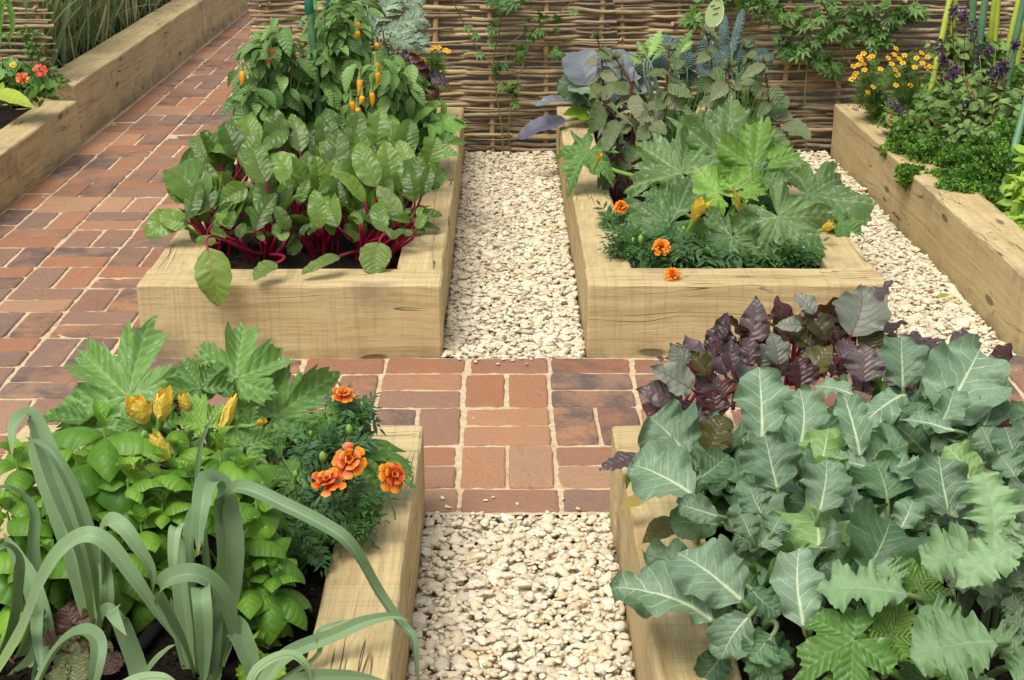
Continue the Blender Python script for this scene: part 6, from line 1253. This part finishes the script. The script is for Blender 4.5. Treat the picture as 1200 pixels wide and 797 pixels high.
def tagetes(lab, bl, fl, Y, rp=3.6, size=.05, n=120):
    t, rt, cs, rs = clump('tagetes_plant', lab, 'tagetes', 'feathery yellow tagetes', bl, T_FERN+T_NEED, n, size, 'fern', droop=-.35, surf=.15)
    stems(t, rt, [P(x, y, Y) for x, y in fl]+[c+NPR.normal(0, .03, 3) for c in cs for j in range(5)], .0014, 'maristem')
    for x, y in fl: c = P(x, y, Y+RND.uniform(-.06, .02)); small_flower(t, c, rp*mpp(c))
tagetes('feathery tagetes bush with yellow flowers at the far end of the long kerb', ((1022,100,5.85,24,30,.1), (1030,130,5.85,18,22,.1)), ((1007,67),(1012,63),(1019,68),(1000,78),(1006,76),(1012,75),(1013,82),(1001,90),(998,93),(1003,86),(1023,102),(1017,108),(1050,57),(1022,66),(1009,70),(1032,81)), 5.76)
tagetes('feathery tagetes bush with yellow flowers nearer the green canes', ((1062,95,5.65,26,28,.1), (1065,118,5.6,22,22,.1)), ((1041,68),(1048,64),(1060,65),(1054,69),(1080,62),(1087,67),(1081,74),(1072,79),(1049,82),(1052,88),(1050,100),(1067,100),(1086,80),(1082,101),(1058,74),(1090,78),(1074,68),(1045,75)), 5.55)
tagetes('small feathery tagetes with yellow flowers beside the purple lettuce', ((512,78,5.95,14,16,.06), (505,108,5.8,12,12,.06)), ((488,62),(495,53),(491,51),(508,56),(514,56),(522,59),(525,60),(505,104),(517,103),(510,110),(493,30),(496,70)), 5.85, 3.8, .045, 60)
t, rt, cs, rs = clump('viola_plant', 'apricot viola with two open flowers at the back of the oak kerb', 'viola', None, ((1045,140,5.55,16,10,.06),), T_SM, 90, .034, 'vine', droop=.2, surf=.2)
for x, y in ((1045,138),(1053,142),(1044,144)): c = P(x, y, 5.42); small_flower(t, c, 4.2*mpp(c), 'violapetal', 5, 'darkpetal')
# canes at the right
for i, (bp, tp, Yb, Yt, r, mt, lab) in enumerate((
    ((1169,250),(1205,110),4.62,4.9,.0125,'cane','slanting green cane planted by the kerb, nearest of the right-hand canes'),
    ((1142,92),(1156,-10),5.5,5.5,.0135,'cane','thick blue-green cane in the middle of the right-hand group'),
    ((1135,75),(1142,-10),5.6,5.6,.0125,'cane','blue-green cane just left of the thick middle one'),
    ((1180,100),(1200,0),5.3,5.3,.0125,'cane','blue-green cane leaning right near the picture edge'),
    ((1092,100),(1114,-5),5.5,5.6,.0115,'caneyellow','yellow-green cane leaning right, leftmost of the group'),
    ((1112,70),(1121,-5),5.65,5.65,.0095,'caneyellow','thin yellow-green cane second from the left'),
    ((1160,50),(1167,-10),5.6,5.6,.0115,'caneyellow','yellow-green cane standing right of the thick blue-green one'),
    ((1165,60),(1171,-10),5.5,5.5,.0095,'caneyellow','slim yellow-green cane touching its neighbour on the right'),
    ((1175,80),(1195,-5),5.55,5.6,.0105,'caneyellow','yellow-green cane leaning behind the edge cane'),
    ((1192,75),(1204,10),5.4,5.4,.0115,'caneyellow','yellow-green cane partly cut by the right picture edge'))):
    cane(bp, tp, Yb, .78, r, lab, mt, 'canes in the right border', None, Yt)
# ================================================================ climbers on the hurdle
T_VIN = []
for s in range(3):
    def fn(m, s=s):
        r = np.random.default_rng(s+300)
        for k, a in enumerate((-1.15, -.58, 0, .58, 1.15)):
            d = A(math.cos(a), math.sin(a), r.uniform(-.25, .1)); l = (.62, .85, 1, .85, .62)[k]*.9; blade(m, bez(A(0,0,0), d*l*.3+A(0,0,.06), d*l*.7+A(0,0,.03), d*l-A(0,0,.08), 6), A(0,0,1), .125, 'lance', 3, .1, .2, .04, 2, 0, seed=s*9+k)
    T_VIN.append(tpl(fn))
def climber(lab, blobs, stemsl, n, size, mat='vine', Y=6.2, loose=()):
    cs = []; rs = []
    for (px, py, rx, ry) in blobs: c = P(px, py, Y); m = mpp(c); cs.append(c); rs.append(A(rx*m, .055, ry*m))
    rt = Gz(stemsl[0][0][0], stemsl[0][0][1], .0); rt[1] = min(rt[1], Y+.02); rt = A(rt[0], 6.2, 0); t = thing('climbing_vine', rt, lab, 'climber', 'climbers on the woven hurdles')
    mb = MB()
    for c, r in zip(cs, rs):
        k = n; d = unit(NPR.normal(0, 1, (k, 3))); pos = c+d*r*(NPR.random(k)**.45)[:, None]
        f = unit(A(0, -.5, -.35)+NPR.normal(0, .7, (k, 3))); nr = unit(A(0, -.8, .6)+NPR.normal(0, .35, (k, 3))); s = size*np.clip(1+NPR.normal(0, .25, k), .5, 1.6); w = NPR.integers(0, 3, k)
        for j in range(3):
            q = w == j; scatter(mb, T_VIN[j], pos[q], f[q], nr[q], s[q], NPR.uniform(-1, 1, q.sum()))
    for (px, py) in loose:
        p = P(px, py, Y-.02); scatter(mb, T_VIN[0], p[None], A(RND.uniform(-.6,.6), -.5, -.4)[None], A(0,-.8,.6)[None], np.array([size*1.15]), np.array([.6]))
    mb.build('foliage', M[mat], t)
    for pl in stemsl:
        q = [P(x, y, Y+.02-.05*RND.random()) for x, y in pl]
        mb = MB(); tube(mb, catmull(q, 26), [.0036, .0022], 6); mb.build('stem', M['vinestem'], t)
climber('thin climber with feathery leaves on the hurdle above the middle gravel, left stem', [(585,8,14,12), (583,28,10,18), (583,80,10,7)], [[(590,182),(588,150),(582,110),(578,70),(585,40),(588,0),(590,-40)], [(583,80),(560,58),(545,30),(530,0)]], 9, .040, loose=((560,62),(577,48),(590,100),(548,30)))
climber('thin climber with feathery leaves on the hurdle above the middle gravel, right stem', [(636,24,22,16), (625,40,14,14), (603,100,11,14), (652,62,9,6), (612,62,9,10)], [[(599,185),(596,150),(602,110),(612,80),(620,55),(640,25),(665,8),(685,-20)], [(640,25),(600,50),(590,80)]], 10, .040, loose=((655,60),(672,12),(560,40),(600,95),(606,120)))
climber('dense leafy climber hanging over the hurdle behind the orange-yellow tagetes', [(925,32,34,22), (965,45,32,22), (1005,30,36,22), (1045,18,30,18), (900,12,24,14), (985,10,60,14), (952,62,22,14), (975,80,10,8), (1030,42,16,14), (1068,14,16,12), (925,58,14,10)], [[(945,178),(943,120),(948,70),(960,40),(1000,10),(1030,-10)], [(925,80),(940,45),(965,22),(1015,0)], [(1018,48),(1012,22),(1030,5)], [(935,85),(945,40),(955,0)]], 22, .054, loose=((952,25),(960,20),(1018,46),(1022,52),(1040,25)))
climber('wisps of climber leaves at the top of the hurdle above the plant label', [(870,2,24,9), (812,20,5,8), (600,0,30,6), (840,-4,30,8)], [[(905,180),(900,100),(880,40),(860,-5)]], 26, .05)
# ================================================================ far left: nasturtium, wheat
t = thing('nasturtium_plant', Gz(20, 125, .17), 'nasturtium with one scarlet and one orange flower beneath the short hurdle', 'nasturtium'); rt = A(*t.location)
T_RND = [tpl(lambda m, s=s: palmate(m, A(0,0,0), A(1,0,0), A(0,0,1), .5, depth=.06, nr=4, nt=30, cup=.25, droop=.05, ruf=.03, pleat=.02, serr=0, seed=s, gap=176)) for s in range(3)]
mb = MB()
for (px, py, rx, ry, n) in ((25, 98, 34, 22, 60), (10, 90, 24, 18, 40), (45, 108, 16, 14, 30), (12, 112, 20, 14, 40)):
    c = P(px, py, 5.9); m = mpp(c); k = n; d = unit(NPR.normal(0, 1, (k, 3))); pos = c+d*A(rx*m, .12, ry*m)*(NPR.random(k)**.4)[:, None]; nr = unit(A(0, -.55, .8)+NPR.normal(0, .3, (k, 3)))
    scatter(mb, T_RND[0], pos, unit(NPR.normal(0, 1, (k, 3))), nr, .055*np.clip(1+NPR.normal(0, .3, k), .4, 1.6), NPR.uniform(-1, 1, k))
mb.build('foliage', M['nast'], t); stems(t, rt, [P(RND.uniform(0, 50), RND.uniform(80, 115), 5.9) for i in range(14)], .0025, 'basilstem')
for x, y, mt, r in ((47, 82, 'nastpetal', 8.5), (26, 91, 'nastorange', 8), (15, 76, 'yellowpetal', 4)): c = P(x, y, 5.72); pompom(t, c, r*mpp(c), mt, 2, (.1, -.8, .55), c-A(0, -.05, .12), 'french')
t = thing('lime_leaf_plant', Gz(-8, 128, .17), 'big lime-yellow pointed leaf at the far left edge over the oak beam', 'leafy plant'); rt = A(*t.location); leaf_px(t, 'broad', (-6, 108), (42, 128), 22, Y=5.35, n=(0, -.5, .8), root=rt, mat='lime', jit=0); leaf_px(t, 'broad', (-4, 118), (4, 96), 14, Y=5.4, n=(0, -.7, .7), root=rt, mat='lime'); leaf_px(t, 'broad', (-20, 110), (-40, 128), 22, Y=5.4, root=rt, mat='lime')
t = thing('maize_plant', Gz(-6, 120, .17), 'narrow green hanging leaves in front of the short hurdle', 'leafy plant'); mb = MB()
for pts, w in (([(-4, 60), (2, 10), (10, 5), (15, 30), (9, 52)], 8), ([(-4, 60), (-2, -10), (6, -12), (10, 10), (16, 20)], 7), ([(-4, 60), (-2, 10), (22, -8), (31, 10), (31, 24)], 4), ([(-6, 90), (0, 45), (8, 42), (13, 58)], 5)):
    cur = catmull([P(x, y, 6.1) for x, y in pts], 24); blade(mb, cur, unit(A(.2, -.8, .5)), w/2*mpp(cur[0]), 'strap', 5, .1, .25, .05, 2)
mb.build('foliage', M['beanleaf'], t); mb = MB(); tube(mb, np.array([Gz(-6, 120, .17), P(-4, 60, 6.1), P(-6, -20, 6.1)]), .005, 6); mb.build('stem', M['basilstem'], t)
t = thing('creeping_plant', A(-2.25, 6.3, .17), 'small dark creeping plant clinging to the lower rods of the short hurdle', 'climber'); rt = A(-2.25, 6.3, .17); bushy(t, T_SM, [P(40, 60, 6.36), P(58, 85, 6.34), P(35, 42, 6.38), P(68, 95, 6.34)], [(.06, .03, .05)]*4, 45, .026, 'vine', droop=.1, surf=.2); stems(t, rt, [P(40, 55, 6.38), P(58, 80, 6.36), P(35, 38, 6.38), P(68, 92, 6.36)], .0018, 'vinestem')
# wheat: far too many blades to count
mb = MB()
T_WH = [tpl(lambda m, s=s: blade(m, bez(A(0,0,0), A(.35,0,.0), A(.8,0,-.02-.06*s), A(1,0,-.14-.22*s), 9), A(0,0,1), .011+.003*s, 'strap', 3, 0, .3, seed=s)) for s in range(3)]
n = 9000; px = -2.15-2.3*NPR.random(n)**1.2; py = NPR.uniform(6.6, 12.4, n); keep = (px > -3.4-(py-6.5)*.28); px = px[keep]; py = py[keep]; n = len(px)
pos = np.stack([px, py, np.full(n, .18)], 1); pos[:, 2] += NPR.choice([0, 0, .12, .22], n)
f = unit(np.stack([NPR.normal(0, .22, n), NPR.normal(0, .22, n), np.ones(n)], 1)); nr = unit(np.stack([NPR.normal(0, 1, n), NPR.normal(0, 1, n), np.full(n, .1)], 1)); s = np.clip(NPR.normal(.50, .12, n), .2, .85)
for j in range(3):
    q = np.arange(n) % 3 == j; dry = NPR.random(q.sum()) < .2
    idx = np.where(q)[0]; scatter(mb, T_WH[j], pos[idx[~dry]], f[idx[~dry]], nr[idx[~dry]], s[idx[~dry]], NPR.uniform(-1, 1, (~dry).sum()), 0); scatter(mb, T_WH[j], pos[idx[dry]], f[idx[dry]]+NPR.normal(0, .2, (dry.sum(), 3)), nr[idx[dry]], s[idx[dry]]*.8, NPR.uniform(-1, 1, dry.sum()), 1)
o = mb.build('wheat', [M['wheat'], M['straw']]); tag(o, 'dense standing crop of green wheat with dry straw at its foot', 'wheat', None, 'stuff')
t, rt, cs, rs = clump('herb_bush', 'loose airy green herb with long shoots rising behind the parsley and canes', 'herb', None, ((1110,110,5.45,30,34,.16), (1160,140,5.2,34,30,.16), (1185,95,5.4,22,34,.14), (1135,170,5.05,30,20,.14)), T_SM+T_PEP, 130, .040, 'beanleaf', droop=.15, surf=.1, sizevar=.45)
stems(t, rt, [c+A(RND.uniform(-.14,.14), RND.uniform(-.08,.08), RND.uniform(0,.14)) for c in cs for i in range(7)], .0022, 'basilstem')
